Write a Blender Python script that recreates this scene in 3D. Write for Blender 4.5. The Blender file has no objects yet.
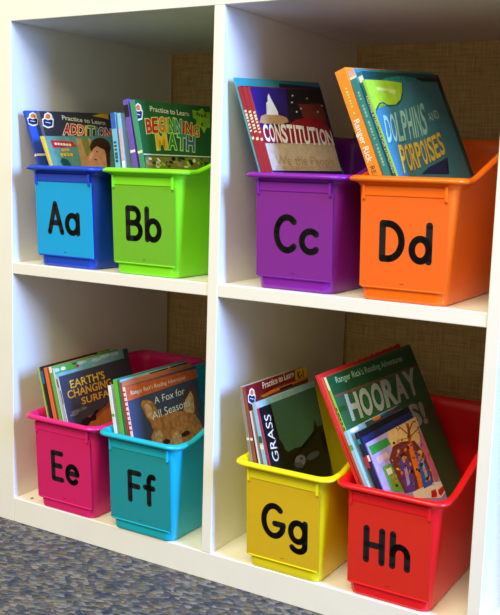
import bpy, bmesh, math, random
from mathutils import Vector, Matrix
CAM_LOC=[0.962, -0.9447, 0.5256]
CAM_ROWS=[[0.855628, 0.516677, 0.030761], [-0.101696, 0.109544, 0.988766], [-0.507503, 0.849144, -0.146273]]
CAM_F=918.248
BINPOS={'A': (0.0956, 0.008, 0.387), 'B': (0.2334, 0.006, 0.387), 'C': (0.4508, 0.01, 0.387), 'D': (0.5888, 0.006, 0.387), 'E': (0.1012, 0.001, 0.0366), 'F': (0.239, -0.002, 0.0366), 'G': (0.455, 0.001, 0.0366), 'H': (0.5928, 0.003, 0.0366)}
BOOKS={
'A1':{"o":[0.08618,0.01538,0.39237],"u":[-0.333756,-0.017452,0.942498],"w":0.105,"h":0.2201,"t":0.004,"wd":[0.071722,0.99646,0.04385]},
'A2':{"o":[0.09749,0.02741,0.39251],"u":[-0.320564,-0.017452,0.947066],"w":0.2,"h":0.2184,"t":0.005,"wd":[0.072701,0.996428,0.04297]},
'A3':{"o":[0.1219,0.01239,0.3923],"u":[-0.398688,-0.017452,0.91692],"w":0.165,"h":0.1882,"t":0.003,"wd":[0.066461,0.99664,0.047868]},
'B1':{"o":[0.19975,0.01316,0.39222],"u":[-0.130513,-0.013962,0.991348],"w":0.15,"h":0.2058,"t":0.008,"wd":[0.032489,0.999304,0.018352]},
'B1b':{"o":[0.21134,0.01311,0.39205],"u":[-0.13916,-0.013962,0.990172],"w":0.15,"h":0.2057,"t":0.005,"wd":[0.032288,0.999305,0.018629]},
'B2':{"o":[0.23776,0.0132,0.39249],"u":[-0.195927,-0.013962,0.980519],"w":0.172,"h":0.2246,"t":0.008,"wd":[0.030833,0.999317,0.020391]},
'B3':{"o":[0.25162,0.0132,0.39253],"u":[-0.207891,-0.013962,0.978052],"w":0.1675,"h":0.2242,"t":0.008,"wd":[0.030497,0.999319,0.020748]},
'C1':{"o":[0.44335,0.01754,0.39203],"u":[-0.325408,-0.031411,0.945052],"w":0.1915,"h":0.2583,"t":0.002,"wd":[0.083473,0.994592,0.061799]},
'C2':{"o":[0.4471,0.01765,0.39291],"u":[-0.325408,-0.031411,0.945052],"w":0.153,"h":0.2469,"t":0.00462,"wd":[0.083473,0.994592,0.061799]},
'C3':{"o":[0.45304,0.01769,0.39277],"u":[-0.325408,-0.031411,0.945052],"w":0.155,"h":0.2461,"t":0.00548,"wd":[0.083473,0.994592,0.061799]},
'C4':{"o":[0.45892,0.01765,0.3929],"u":[-0.325408,-0.031411,0.945052],"w":0.1565,"h":0.245,"t":0.00469,"wd":[0.083473,0.994592,0.061799]},
'D1':{"o":[0.60387,0.01457,0.39442],"u":[-0.382401,-0.038388,0.923199],"w":0.165,"h":0.2668,"t":0.014,"wd":[0.089801,0.992863,0.078481]},
'D2':{"o":[0.61426,0.01487,0.40394],"u":[-0.38723,-0.038388,0.921184],"w":0.2,"h":0.2566,"t":0.00858,"wd":[0.089166,0.99289,0.078858]},
'D3':{"o":[0.61713,0.016,0.42118],"u":[-0.393652,-0.038388,0.918458],"w":0.197,"h":0.2361,"t":0.00549,"wd":[0.088313,0.992927,0.079351]},
'D4':{"o":[0.61997,0.00963,0.42385],"u":[-0.393652,-0.038388,0.918458],"w":0.1855,"h":0.2231,"t":0.00221,"wd":[0.088313,0.992927,0.079351]},
'E1':{"o":[0.09384,0.0081,0.04153],"u":[-0.233394,-0.020942,0.972157],"w":0.16,"h":0.2037,"t":0.002,"wd":[-0.021392,0.999637,0.016399]},
'E2':{"o":[0.10026,0.00809,0.04177],"u":[-0.236786,-0.020942,0.971336],"w":0.1215,"h":0.2057,"t":0.004,"wd":[-0.021435,0.999637,0.016327]},
'E3':{"o":[0.10861,0.00807,0.04202],"u":[-0.240175,-0.020942,0.970504],"w":0.11,"h":0.205,"t":0.006,"wd":[-0.021478,0.999637,0.016256]},
'E4':{"o":[0.11932,0.00809,0.0419],"u":[-0.241869,-0.020942,0.970083],"w":0.15,"h":0.2078,"t":0.005,"wd":[-0.021499,0.999637,0.01622]},
'E5':{"o":[0.1254,0.00811,0.04167],"u":[-0.245254,-0.020942,0.969233],"w":0.168,"h":0.2074,"t":0.003,"wd":[-0.021541,0.999638,0.016149]},
'E6':{"o":[0.13047,0.00812,0.04208],"u":[-0.25539,-0.020942,0.966611],"w":0.15,"h":0.1957,"t":0.00192,"wd":[-0.021665,0.999638,0.015934]},
'E7':{"o":[0.13473,0.00813,0.04156],"u":[-0.262132,-0.020942,0.964805],"w":0.1625,"h":0.1962,"t":0.002,"wd":[-0.021745,0.999639,0.015791]},
'F1':{"o":[0.21317,0.00506,0.04178],"u":[-0.190806,-0.005236,0.981614],"w":0.13,"h":0.1942,"t":0.005,"wd":[0.015819,0.99984,0.008408]},
'F2':{"o":[0.22399,0.00508,0.04195],"u":[-0.185664,-0.005236,0.982599],"w":0.158,"h":0.2038,"t":0.007,"wd":[0.015879,0.999839,0.008328]},
'F3':{"o":[0.23148,0.00505,0.04159],"u":[-0.190806,-0.005236,0.981614],"w":0.1545,"h":0.2046,"t":0.003,"wd":[0.015819,0.99984,0.008408]},
'F4':{"o":[0.23541,0.00504,0.04166],"u":[-0.194232,-0.005236,0.980942],"w":0.16,"h":0.2018,"t":0.00233,"wd":[0.015778,0.99984,0.008461]},
'F5':{"o":[0.24563,0.00506,0.04194],"u":[-0.224948,-0.005236,0.974357],"w":0.1635,"h":0.1971,"t":0.00433,"wd":[0.015392,0.999842,0.008927]},
'G1':{"o":[0.4279,0.00813,0.0417],"u":[-0.199365,-0.005236,0.979911],"w":0.1455,"h":0.2235,"t":0.004,"wd":[0.049219,0.99867,0.01535]},
'G2':{"o":[0.43524,0.00813,0.04174],"u":[-0.211322,-0.005236,0.977402],"w":0.1485,"h":0.2247,"t":0.00388,"wd":[0.0489,0.998677,0.015923]},
'G3':{"o":[0.44416,0.00808,0.04153],"u":[-0.233442,-0.005236,0.972357],"w":0.14,"h":0.1964,"t":0.002,"wd":[0.048271,0.99869,0.016967]},
'G4':{"o":[0.45504,0.00816,0.04193],"u":[-0.250377,-0.005236,0.968134],"w":0.144,"h":0.208,"t":0.005,"wd":[0.047754,0.998701,0.017751]},
'G5':{"o":[0.46504,0.0081,0.04178],"u":[-0.275634,-0.005236,0.961249],"w":0.139,"h":0.2033,"t":0.00249,"wd":[0.046928,0.99872,0.018896]},
'H1':{"o":[0.60793,0.0133,0.0422],"u":[-0.446195,-0.003491,0.894929],"w":0.209,"h":0.2759,"t":0.004,"wd":[0.086458,0.995147,0.046988]},
'H2':{"o":[0.61228,0.01424,0.04246],"u":[-0.446195,-0.003491,0.894929],"w":0.2,"h":0.2729,"t":0.00281,"wd":[0.086458,0.995147,0.046988]},
'H4':{"o":[0.61612,0.01525,0.04282],"u":[-0.443068,-0.003491,0.896481],"w":0.2185,"h":0.2732,"t":0.00316,"wd":[0.086773,0.99513,0.046761]},
'H5':{"o":[0.62056,0.00734,0.04279],"u":[-0.443068,-0.003491,0.896481],"w":0.1335,"h":0.208,"t":0.00529,"wd":[0.086773,0.99513,0.046761]},
'H6':{"o":[0.62679,0.01023,0.05419],"u":[-0.443068,-0.003491,0.896481],"w":0.1315,"h":0.195,"t":0.004,"wd":[0.086773,0.99513,0.046761]},
'H7':{"o":[0.62804,0.01015,0.06097],"u":[-0.443068,-0.003491,0.896481],"w":0.126,"h":0.1829,"t":0.003,"wd":[0.086773,0.99513,0.046761]},
'H8':{"o":[0.62912,0.01005,0.06478],"u":[-0.443068,-0.003491,0.896481],"w":0.128,"h":0.1715,"t":0.00131,"wd":[0.086773,0.99513,0.046761]}}

ART={
'A1':[["poly","publisher_badge","cream_ink",2,[[0.0,0.20895],[0.00339,0.20984],[0.00626,0.21524],[0.01343,0.2179],[0.01895,0.21556],[0.01816,0.21016],[0.02085,0.20877],[0.01643,0.19896],[0.00637,0.19717],[0.0,0.20012]]],["poly","publisher_badge","navy_ink",3,[[0.00165,0.20775],[0.0052,0.20906],[0.00989,0.20751],[0.01617,0.20867],[0.01822,0.20727],[0.01509,0.20059],[0.00707,0.19923],[0.00039,0.20159]]],["poly","publisher_badge","orange_ink",3,[[0.00625,0.21031],[0.00836,0.21406],[0.01279,0.21602],[0.01597,0.21425],[0.01539,0.2101],[0.01046,0.20917]]],["poly","publisher_badge","cream_ink",4,[[0.00457,0.20535],[0.0134,0.20428],[0.01312,0.20345],[0.00429,0.20452]]],["poly","","cream_ink",1,[[0.0,0.15407],[0.105,0.15407],[0.105,0.15737],[0.0,0.15737]]]],
'A2':[["poly","publisher_badge","cream_ink",2,[[0.00149,0.20712],[0.00512,0.20814],[0.00829,0.21438],[0.01594,0.21743],[0.02173,0.21472],[0.02075,0.20848],[0.02358,0.20687],[0.01865,0.19555],[0.00796,0.19351],[0.0,0.19693]]],["poly","publisher_badge","navy_ink",3,[[0.00322,0.20574],[0.00701,0.20724],[0.01194,0.20544],[0.01861,0.20677],[0.02075,0.20514],[0.01727,0.19744],[0.00875,0.19589],[0.00173,0.19862]]],["poly","publisher_badge","orange_ink",3,[[0.00816,0.20868],[0.01048,0.21301],[0.01522,0.21527],[0.01854,0.21321],[0.01783,0.20842],[0.01258,0.20735]]],["poly","publisher_badge","cream_ink",4,[[0.00625,0.20296],[0.01558,0.2017],[0.01526,0.20074],[0.00593,0.202]]],["text","title_lettering",["cream_ink"],3,"Practice to Learn",[[0.04002,0.20699],[0.08478,-0.00683],[0.00052,0.00648]],0.01],["text","title_halo",["cream_ink"],2,"A",[[0.03504,0.18539],[0.01154,-3e-05],[0.00665,0.01472]],0.085],["text","title_lettering",["red_ink"],3,"A",[[0.03504,0.18539],[0.01154,-3e-05],[0.00665,0.01472]],0.03],["text","title_halo",["cream_ink"],2,"D",[[0.04878,0.18532],[0.01158,-0.00032],[0.00593,0.01439]],0.085],["text","title_lettering",["red_ink"],3,"D",[[0.04878,0.18532],[0.01158,-0.00032],[0.00593,0.01439]],0.03],["text","title_halo",["cream_ink"],2,"D",[[0.06257,0.18491],[0.01161,-0.00061],[0.00539,0.01419]],0.085],["text","title_lettering",["orange_ink"],3,"D",[[0.06257,0.18491],[0.01161,-0.00061],[0.00539,0.01419]],0.03],["text","title_halo",["cream_ink"],2,"I",[[0.07757,0.18408],[0.00235,-0.00017],[0.00503,0.01413]],0.045],["text","title_lettering",["gold_ink"],3,"I",[[0.07757,0.18408],[0.00235,-0.00017],[0.00503,0.01413]],0.03],["text","title_halo",["cream_ink"],2,"T",[[0.08332,0.18365],[0.01166,-0.00105],[0.00495,0.01415]],0.085],["text","title_lettering",["green_ink"],3,"T",[[0.08332,0.18365],[0.01166,-0.00105],[0.00495,0.01415]],0.03],["text","title_halo",["cream_ink"],2,"I",[[0.09838,0.18224],[0.00236,-0.00026],[0.00488,0.01432]],0.045],["text","title_lettering",["teal_ink"],3,"I",[[0.09838,0.18224],[0.00236,-0.00026],[0.00488,0.01432]],0.03],["text","title_halo",["cream_ink"],2,"O",[[0.10416,0.1816],[0.01171,-0.00149],[0.00492,0.01443]],0.085],["text","title_lettering",["purple_ink"],3,"O",[[0.10416,0.1816],[0.01171,-0.00149],[0.00492,0.01443]],0.03],["text","title_halo",["cream_ink"],2,"N",[[0.1181,0.1798],[0.01174,-0.00178],[0.00514,0.01478]],0.085],["text","title_lettering",["red_ink"],3,"N",[[0.1181,0.1798],[0.01174,-0.00178],[0.00514,0.01478]],0.03],["poly","title_panel","gold_ink",1,[[0.10192,0.21403],[0.1193,0.21754],[0.12593,0.21838],[0.13832,0.21803],[0.13505,0.20896],[0.12415,0.21148],[0.1129,0.21259]]]],
'A3':[["poly","","gold_ink",1,[[0.0,0.18816],[0.00457,0.18795],[0.0028,0.14152],[0.0,0.14175]]],["poly","","teal_ink_soft",1,[[0.00457,0.18795],[0.06339,0.18529],[0.05691,0.13996],[0.0028,0.14152]]],["poly","","tan_ink",1,[[0.06339,0.18529],[0.0938,0.18388],[0.07431,0.13946],[0.05691,0.13996]]],["poly","illustration","olive_ink",2,[[0.07404,0.1846],[0.08721,0.18424],[0.08615,0.16645],[0.07432,0.14963],[0.07271,0.16322]]],["poly","title_panel","red_ink",2,[[0.01352,0.18207],[0.05532,0.17959],[0.05877,0.17149],[0.01368,0.17061]]],["poly","title_panel","cream_ink",4,[[0.01927,0.17811],[0.02326,0.17775],[0.02271,0.17447],[0.01873,0.17483]]],["poly","title_panel","cream_ink",4,[[0.0245,0.17775],[0.02851,0.17739],[0.02796,0.1741],[0.02395,0.17446]]],["poly","title_panel","cream_ink",4,[[0.02976,0.17739],[0.0338,0.17703],[0.03325,0.17372],[0.02921,0.17409]]],["poly","title_panel","cream_ink",4,[[0.03506,0.17702],[0.03913,0.17667],[0.03857,0.17335],[0.03451,0.17371]]],["poly","title_panel","cream_ink",4,[[0.0404,0.17666],[0.04449,0.1763],[0.04393,0.17297],[0.03984,0.17334]]],["poly","title_panel","cream_ink",4,[[0.04577,0.17629],[0.04989,0.17593],[0.04932,0.17259],[0.0452,0.17296]]],["poly","title_panel","gold_ink",3,[[0.0288,0.16914],[0.03242,0.16876],[0.03173,0.16513],[0.02811,0.16551]]],["poly","title_panel","gold_ink",3,[[0.03423,0.16907],[0.03787,0.1687],[0.03718,0.16506],[0.03354,0.16544]]],["poly","title_panel","gold_ink",3,[[0.0397,0.16901],[0.04337,0.16864],[0.04266,0.16499],[0.039,0.16537]]],["poly","title_panel","gold_ink",3,[[0.02397,0.16261],[0.0284,0.16221],[0.02771,0.15761],[0.02329,0.15801]]],["poly","title_panel","gold_ink",3,[[0.0302,0.16251],[0.03466,0.16211],[0.03397,0.15749],[0.02951,0.1579]]],["poly","title_panel","gold_ink",3,[[0.03648,0.16242],[0.04097,0.16202],[0.04027,0.15737],[0.03578,0.15779]]],["poly","title_panel","gold_ink",3,[[0.04281,0.16232],[0.04734,0.16192],[0.04663,0.15726],[0.0421,0.15767]]],["poly","illustration","skin_light_ink",4,[[0.08436,0.16237],[0.08988,0.16366],[0.08317,0.15454],[0.0774,0.14956],[0.07358,0.151]]],["poly","illustration","teal_dark_ink",2,[[0.01904,0.15088],[0.02522,0.15568],[0.03425,0.15219],[0.0386,0.14049],[0.02194,0.14097]]],["poly","illustration","hair_ink",2,[[0.12576,0.16441],[0.11919,0.15942],[0.11089,0.15613],[0.10215,0.15504],[0.09429,0.15627],[0.08847,0.1596],[0.08552,0.16453],[0.08586,0.17033],[0.08946,0.17614],[0.09579,0.18112],[0.10395,0.1845],[0.11272,0.18575],[0.12076,0.18465],[0.12682,0.18134],[0.12991,0.17631],[0.12953,0.17035]]],["poly","illustration","skin_ink",3,[[0.08764,0.16985],[0.0971,0.17595],[0.11263,0.17481],[0.12033,0.16602],[0.11164,0.13839],[0.06774,0.13965],[0.07008,0.15311],[0.078,0.15804]]],["poly","illustration","hair_ink",4,[[0.086,0.17123],[0.09861,0.17732],[0.11665,0.17861],[0.12376,0.16948],[0.12219,0.16181],[0.11662,0.16607],[0.11416,0.17097],[0.10528,0.16967],[0.10103,0.17247],[0.09198,0.16843],[0.0854,0.16372]]],["poly","illustration","hair_ink",4,[[0.09918,0.16323],[0.09876,0.16287],[0.09808,0.16261],[0.09726,0.1625],[0.0964,0.16255],[0.09565,0.16275],[0.09512,0.16308],[0.09489,0.16347],[0.09499,0.16388],[0.09541,0.16424],[0.09608,0.1645],[0.09691,0.16461],[0.09777,0.16456],[0.09852,0.16436],[0.09905,0.16404],[0.09928,0.16364]]],["poly","illustration","dark_red_ink",4,[[0.09156,0.15047],[0.09102,0.15018],[0.09017,0.15006],[0.08914,0.15014],[0.08809,0.1504],[0.08716,0.15081],[0.08652,0.1513],[0.08624,0.15179],[0.08638,0.15222],[0.08692,0.15252],[0.08776,0.15264],[0.08879,0.15256],[0.08985,0.1523],[0.09077,0.15189],[0.09142,0.1514],[0.0917,0.1509]]],["poly","illustration","hair_ink",4,[[0.11402,0.1748],[0.12688,0.17015],[0.11348,0.13833],[0.10705,0.13852],[0.11352,0.15916]]]],
'B1':[],
'B1b':[],
'B2':[],
'B3':[["poly","publisher_badge","cream_ink",2,[[0.0,0.20983],[0.0,0.21092],[0.0,0.21706],[0.00521,0.22023],[0.01083,0.21777],[0.01035,0.21168],[0.01312,0.21019],[0.00927,0.19905],[0.0,0.19677],[0.0,0.19986]]],["poly","publisher_badge","navy_ink",3,[[0.0,0.20853],[0.0,0.21009],[0.00227,0.20848],[0.00846,0.20996],[0.01058,0.20843],[0.00784,0.20085],[0.0,0.19911],[0.0,0.20158]]],["poly","publisher_badge","orange_ink",3,[[0.0,0.21153],[0.00038,0.21579],[0.00468,0.21812],[0.00794,0.21621],[0.0076,0.21154],[0.00274,0.21036]]],["poly","publisher_badge","cream_ink",4,[[0.0,0.20591],[0.00595,0.20495],[0.00572,0.20401],[0.0,0.20498]]],["text","title_lettering",["cream_ink"],3,"Practice to Learn",[[0.02833,0.2107],[0.08386,-0.0031],[0.00026,0.00689]],0.01],["text","title_halo",["lime_pale_ink"],2,"B",[[0.01442,0.18188],[0.01039,0.00101],[0.00109,0.01693]],0.085],["text","title_lettering",["red_ink"],3,"B",[[0.01442,0.18188],[0.01039,0.00101],[0.00109,0.01693]],0.03],["text","title_halo",["lime_pale_ink"],2,"E",[[0.02683,0.18305],[0.0109,0.00066],[0.00249,0.01792]],0.085],["text","title_lettering",["red_ink"],3,"E",[[0.02683,0.18305],[0.0109,0.00066],[0.00249,0.01792]],0.03],["text","title_halo",["lime_pale_ink"],2,"G",[[0.03986,0.1838],[0.01142,0.0003],[0.00356,0.01846]],0.085],["text","title_lettering",["orange_ink"],3,"G",[[0.03986,0.1838],[0.01142,0.0003],[0.00356,0.01846]],0.03],["text","title_halo",["lime_pale_ink"],2,"I",[[0.05469,0.18413],[0.00239,1e-05],[0.00437,0.01854]],0.045],["text","title_lettering",["gold_ink"],3,"I",[[0.05469,0.18413],[0.00239,1e-05],[0.00437,0.01854]],0.03],["text","title_halo",["lime_pale_ink"],2,"N",[[0.06056,0.18413],[0.0122,-0.00023],[0.00458,0.01843]],0.085],["text","title_lettering",["green_ink"],3,"N",[[0.06056,0.18413],[0.0122,-0.00023],[0.00458,0.01843]],0.03],["text","title_halo",["lime_pale_ink"],2,"N",[[0.07513,0.18381],[0.01271,-0.00059],[0.00485,0.01785]],0.085],["text","title_lettering",["teal_ink"],3,"N",[[0.07513,0.18381],[0.01271,-0.00059],[0.00485,0.01785]],0.03],["text","title_halo",["lime_pale_ink"],2,"I",[[0.09163,0.183],[0.00265,-0.00017],[0.00478,0.0167]],0.045],["text","title_lettering",["red_ink"],3,"I",[[0.09163,0.183],[0.00265,-0.00017],[0.00478,0.0167]],0.03],["text","title_halo",["lime_pale_ink"],2,"N",[[0.09814,0.18255],[0.01349,-0.00112],[0.00465,0.01612]],0.085],["text","title_lettering",["red_ink"],3,"N",[[0.09814,0.18255],[0.01349,-0.00112],[0.00465,0.01612]],0.03],["text","title_halo",["lime_pale_ink"],2,"G",[[0.11425,0.18118],[0.01401,-0.00148],[0.00411,0.01441]],0.085],["text","title_lettering",["orange_ink"],3,"G",[[0.11425,0.18118],[0.01401,-0.00148],[0.00411,0.01441]],0.03],["text","title_halo",["lime_pale_ink"],2,"M",[[0.03107,0.16111],[0.02061,0.00067],[0.0014,0.01953]],0.085],["text","title_lettering",["gold_ink"],3,"M",[[0.03107,0.16111],[0.02061,0.00067],[0.0014,0.01953]],0.03],["text","title_halo",["lime_pale_ink"],2,"A",[[0.05523,0.16181],[0.0166,-0.00014],[0.0042,0.02006]],0.085],["text","title_lettering",["green_ink"],3,"A",[[0.05523,0.16181],[0.0166,-0.00014],[0.0042,0.02006]],0.03],["text","title_halo",["lime_pale_ink"],2,"T",[[0.075,0.16159],[0.0167,-0.00073],[0.00543,0.02014]],0.085],["text","title_lettering",["teal_ink"],3,"T",[[0.075,0.16159],[0.0167,-0.00073],[0.00543,0.02014]],0.03],["text","title_halo",["lime_pale_ink"],2,"H",[[0.09489,0.16066],[0.0168,-0.00133],[0.00572,0.01991]],0.085],["text","title_lettering",["blue_ink"],3,"H",[[0.09489,0.16066],[0.0168,-0.00133],[0.00572,0.01991]],0.03],["poly","age_badge","lime_ink",2,[[0.1223,0.2174],[0.13556,0.21614],[0.14801,0.22135],[0.15189,0.215],[0.16533,0.21666],[0.15898,0.19324],[0.14986,0.19292],[0.14199,0.18447],[0.13748,0.19248],[0.12426,0.19427],[0.13039,0.20292],[0.12045,0.20636],[0.12862,0.21061]]],["text","title_lettering",["dark_ink"],4,"Pre-K",[[0.13068,0.20812],[0.02531,-0.00082],[0.00019,0.006]],0.02],["text","title_lettering",["dark_ink"],4,"K",[[0.1381,0.19478],[0.00768,-0.00037],[0.00026,0.00533]],0.02],["poly","illustration","olive_ink",1,[[0.00289,0.15102],[0.14476,0.14914],[0.14283,0.1337],[0.00047,0.13399]]],["poly","illustration","cream_ink",2,[[0.07443,0.13739],[0.07225,0.13773],[0.0709,0.13906],[0.07087,0.14087],[0.07218,0.14248],[0.07433,0.14326],[0.07651,0.14293],[0.07788,0.1416],[0.07791,0.13978],[0.07659,0.13817]]],["poly","illustration","green_dark_ink",2,[[0.12879,0.14627],[0.12713,0.14596],[0.12491,0.14644],[0.12298,0.14751],[0.12208,0.14877],[0.12254,0.14974],[0.12419,0.15005],[0.12641,0.14958],[0.12834,0.14851],[0.12925,0.14724]]],["poly","illustration","tan_ink",2,[[0.00877,0.13958],[0.00685,0.13978],[0.00481,0.14127],[0.00343,0.1435],[0.00324,0.1456],[0.00429,0.14677],[0.00621,0.14659],[0.00825,0.14509],[0.00964,0.14287],[0.00984,0.14076]]],["poly","illustration","dark_ink",2,[[0.08682,0.14657],[0.08469,0.14621],[0.08161,0.1469],[0.07876,0.14838],[0.07723,0.15008],[0.0776,0.15136],[0.07971,0.15174],[0.08279,0.15106],[0.08565,0.14958],[0.08719,0.14786]]],["poly","illustration","lime_ink",2,[[0.04139,0.13782],[0.03959,0.13773],[0.03735,0.13868],[0.03553,0.14028],[0.03481,0.14194],[0.03547,0.14302],[0.03725,0.14312],[0.03949,0.14218],[0.04133,0.14057],[0.04205,0.1389]]],["poly","illustration","cream_ink",2,[[0.10784,0.14279],[0.10587,0.1432],[0.10476,0.1445],[0.10493,0.1462],[0.10631,0.14767],[0.10838,0.14833],[0.11036,0.14793],[0.11148,0.14663],[0.11131,0.14492],[0.10992,0.14345]]],["poly","illustration","green_dark_ink",2,[[0.14256,0.13786],[0.13915,0.137],[0.1344,0.13765],[0.13012,0.13954],[0.12793,0.14196],[0.12866,0.14398],[0.13202,0.14485],[0.13675,0.14423],[0.14107,0.14234],[0.14329,0.13991]]],["poly","illustration","tan_ink",2,[[0.01915,0.13953],[0.01727,0.13876],[0.01407,0.13878],[0.0108,0.13959],[0.00868,0.14088],[0.00852,0.14215],[0.01038,0.14293],[0.01356,0.14291],[0.01685,0.14211],[0.01899,0.14081]]],["poly","illustration","dark_ink",2,[[0.0585,0.14137],[0.0566,0.14094],[0.05428,0.14139],[0.05244,0.14254],[0.05176,0.14397],[0.0525,0.14511],[0.05439,0.14555],[0.05671,0.14511],[0.05857,0.14396],[0.05925,0.14253]]],["poly","illustration","lime_ink",2,[[0.12215,0.14002],[0.1201,0.13958],[0.11756,0.14007],[0.1155,0.14129],[0.1147,0.14279],[0.11546,0.14398],[0.11751,0.14442],[0.12005,0.14394],[0.12212,0.14272],[0.12293,0.14122]]],["poly","illustration","cream_ink",2,[[0.03339,0.14386],[0.03165,0.14375],[0.0292,0.14465],[0.02696,0.14622],[0.0258,0.14784],[0.02614,0.14892],[0.02786,0.14903],[0.03031,0.14814],[0.03256,0.14658],[0.03374,0.14494]]],["poly","illustration","green_dark_ink",2,[[0.05123,0.1362],[0.04848,0.13628],[0.04586,0.13789],[0.04436,0.1404],[0.04455,0.14286],[0.04636,0.14434],[0.0491,0.14427],[0.05174,0.14267],[0.05325,0.14014],[0.05306,0.13767]]],["poly","illustration","tan_ink",2,[[0.05444,0.13925],[0.0523,0.13836],[0.04945,0.13839],[0.047,0.13933],[0.04586,0.14081],[0.04647,0.14228],[0.04859,0.14317],[0.05143,0.14315],[0.0539,0.14221],[0.05505,0.14072]]],["poly","illustration","dark_ink",2,[[0.06601,0.14739],[0.06377,0.14588],[0.06087,0.14532],[0.05843,0.14591],[0.05736,0.14743],[0.05808,0.1493],[0.0603,0.15081],[0.06319,0.15138],[0.06565,0.1508],[0.06673,0.14927]]],["poly","illustration","lime_ink",2,[[0.09785,0.13734],[0.09524,0.1373],[0.09226,0.13871],[0.09004,0.14103],[0.08943,0.14337],[0.09065,0.14485],[0.09325,0.1449],[0.09623,0.1435],[0.09847,0.14118],[0.09909,0.13883]]],["poly","illustration","cream_ink",2,[[0.01621,0.14746],[0.01505,0.14667],[0.01287,0.14632],[0.01051,0.14655],[0.00887,0.14727],[0.00857,0.1482],[0.00973,0.14899],[0.0119,0.14934],[0.01426,0.14911],[0.01591,0.1484]]],["poly","illustration","green_dark_ink",2,[[0.02019,0.13988],[0.01733,0.13947],[0.01506,0.14005],[0.01424,0.14139],[0.01518,0.143],[0.01752,0.14425],[0.02038,0.14468],[0.02266,0.1441],[0.02349,0.14275],[0.02254,0.14114]]],["poly","illustration","tan_ink",2,[[0.07348,0.13755],[0.07049,0.13764],[0.06847,0.13876],[0.0682,0.14047],[0.06977,0.14214],[0.07258,0.14312],[0.07559,0.14304],[0.07762,0.14192],[0.0779,0.1402],[0.07632,0.13853]]],["poly","illustration","dark_ink",2,[[0.10297,0.13887],[0.09985,0.13891],[0.09672,0.14061],[0.09476,0.14333],[0.09471,0.14604],[0.09659,0.1477],[0.09969,0.14768],[0.10283,0.14599],[0.10481,0.14326],[0.10486,0.14053]]],["poly","illustration","lime_ink",2,[[0.13169,0.1404],[0.12962,0.13926],[0.12635,0.13894],[0.12316,0.13957],[0.12124,0.1409],[0.12133,0.14242],[0.12339,0.14356],[0.12664,0.14388],[0.12985,0.14326],[0.13178,0.14193]]],["poly","illustration","cream_ink",2,[[0.02696,0.13544],[0.02404,0.13591],[0.02202,0.13793],[0.02168,0.14074],[0.02313,0.14327],[0.02583,0.14456],[0.02876,0.14411],[0.03079,0.14209],[0.03114,0.13926],[0.02967,0.13672]]],["poly","illustration","green_dark_ink",2,[[0.0765,0.14458],[0.0734,0.14466],[0.07109,0.14605],[0.07042,0.14821],[0.07166,0.15033],[0.07434,0.1516],[0.07744,0.15154],[0.07977,0.15016],[0.08045,0.14798],[0.07919,0.14585]]],["poly","illustration","tan_ink",2,[[0.07048,0.14317],[0.06924,0.1423],[0.06684,0.14188],[0.0642,0.14206],[0.06232,0.14278],[0.06192,0.14376],[0.06315,0.14462],[0.06554,0.14505],[0.06819,0.14487],[0.07007,0.14416]]],["poly","illustration","dark_ink",2,[[0.12747,0.14114],[0.12618,0.13994],[0.12378,0.13927],[0.12121,0.13938],[0.11943,0.14024],[0.11913,0.1415],[0.12041,0.1427],[0.1228,0.14337],[0.12538,0.14326],[0.12717,0.14241]]],["poly","illustration","lime_ink",2,[[0.03427,0.13819],[0.03207,0.13741],[0.02857,0.1376],[0.0251,0.13868],[0.02299,0.14024],[0.02302,0.14169],[0.02518,0.14247],[0.02867,0.1423],[0.03215,0.14122],[0.0343,0.13965]]],["poly","illustration","cream_ink",2,[[0.09348,0.13689],[0.09202,0.13613],[0.08891,0.13579],[0.08535,0.13599],[0.08268,0.13665],[0.08192,0.13753],[0.08336,0.13829],[0.08644,0.13864],[0.09002,0.13844],[0.09271,0.13777]]],["poly","","cream_ink",2,[[0.0,0.1544],[0.14896,0.15213],[0.14851,0.15048],[0.0,0.15292]]]],
'C1':[["poly","","navy_ink",1,[[0.09218,0.25401],[0.1915,0.25187],[0.1915,0.13777],[0.06979,0.14297]]]],
'C2':[],
'C3':[],
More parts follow.
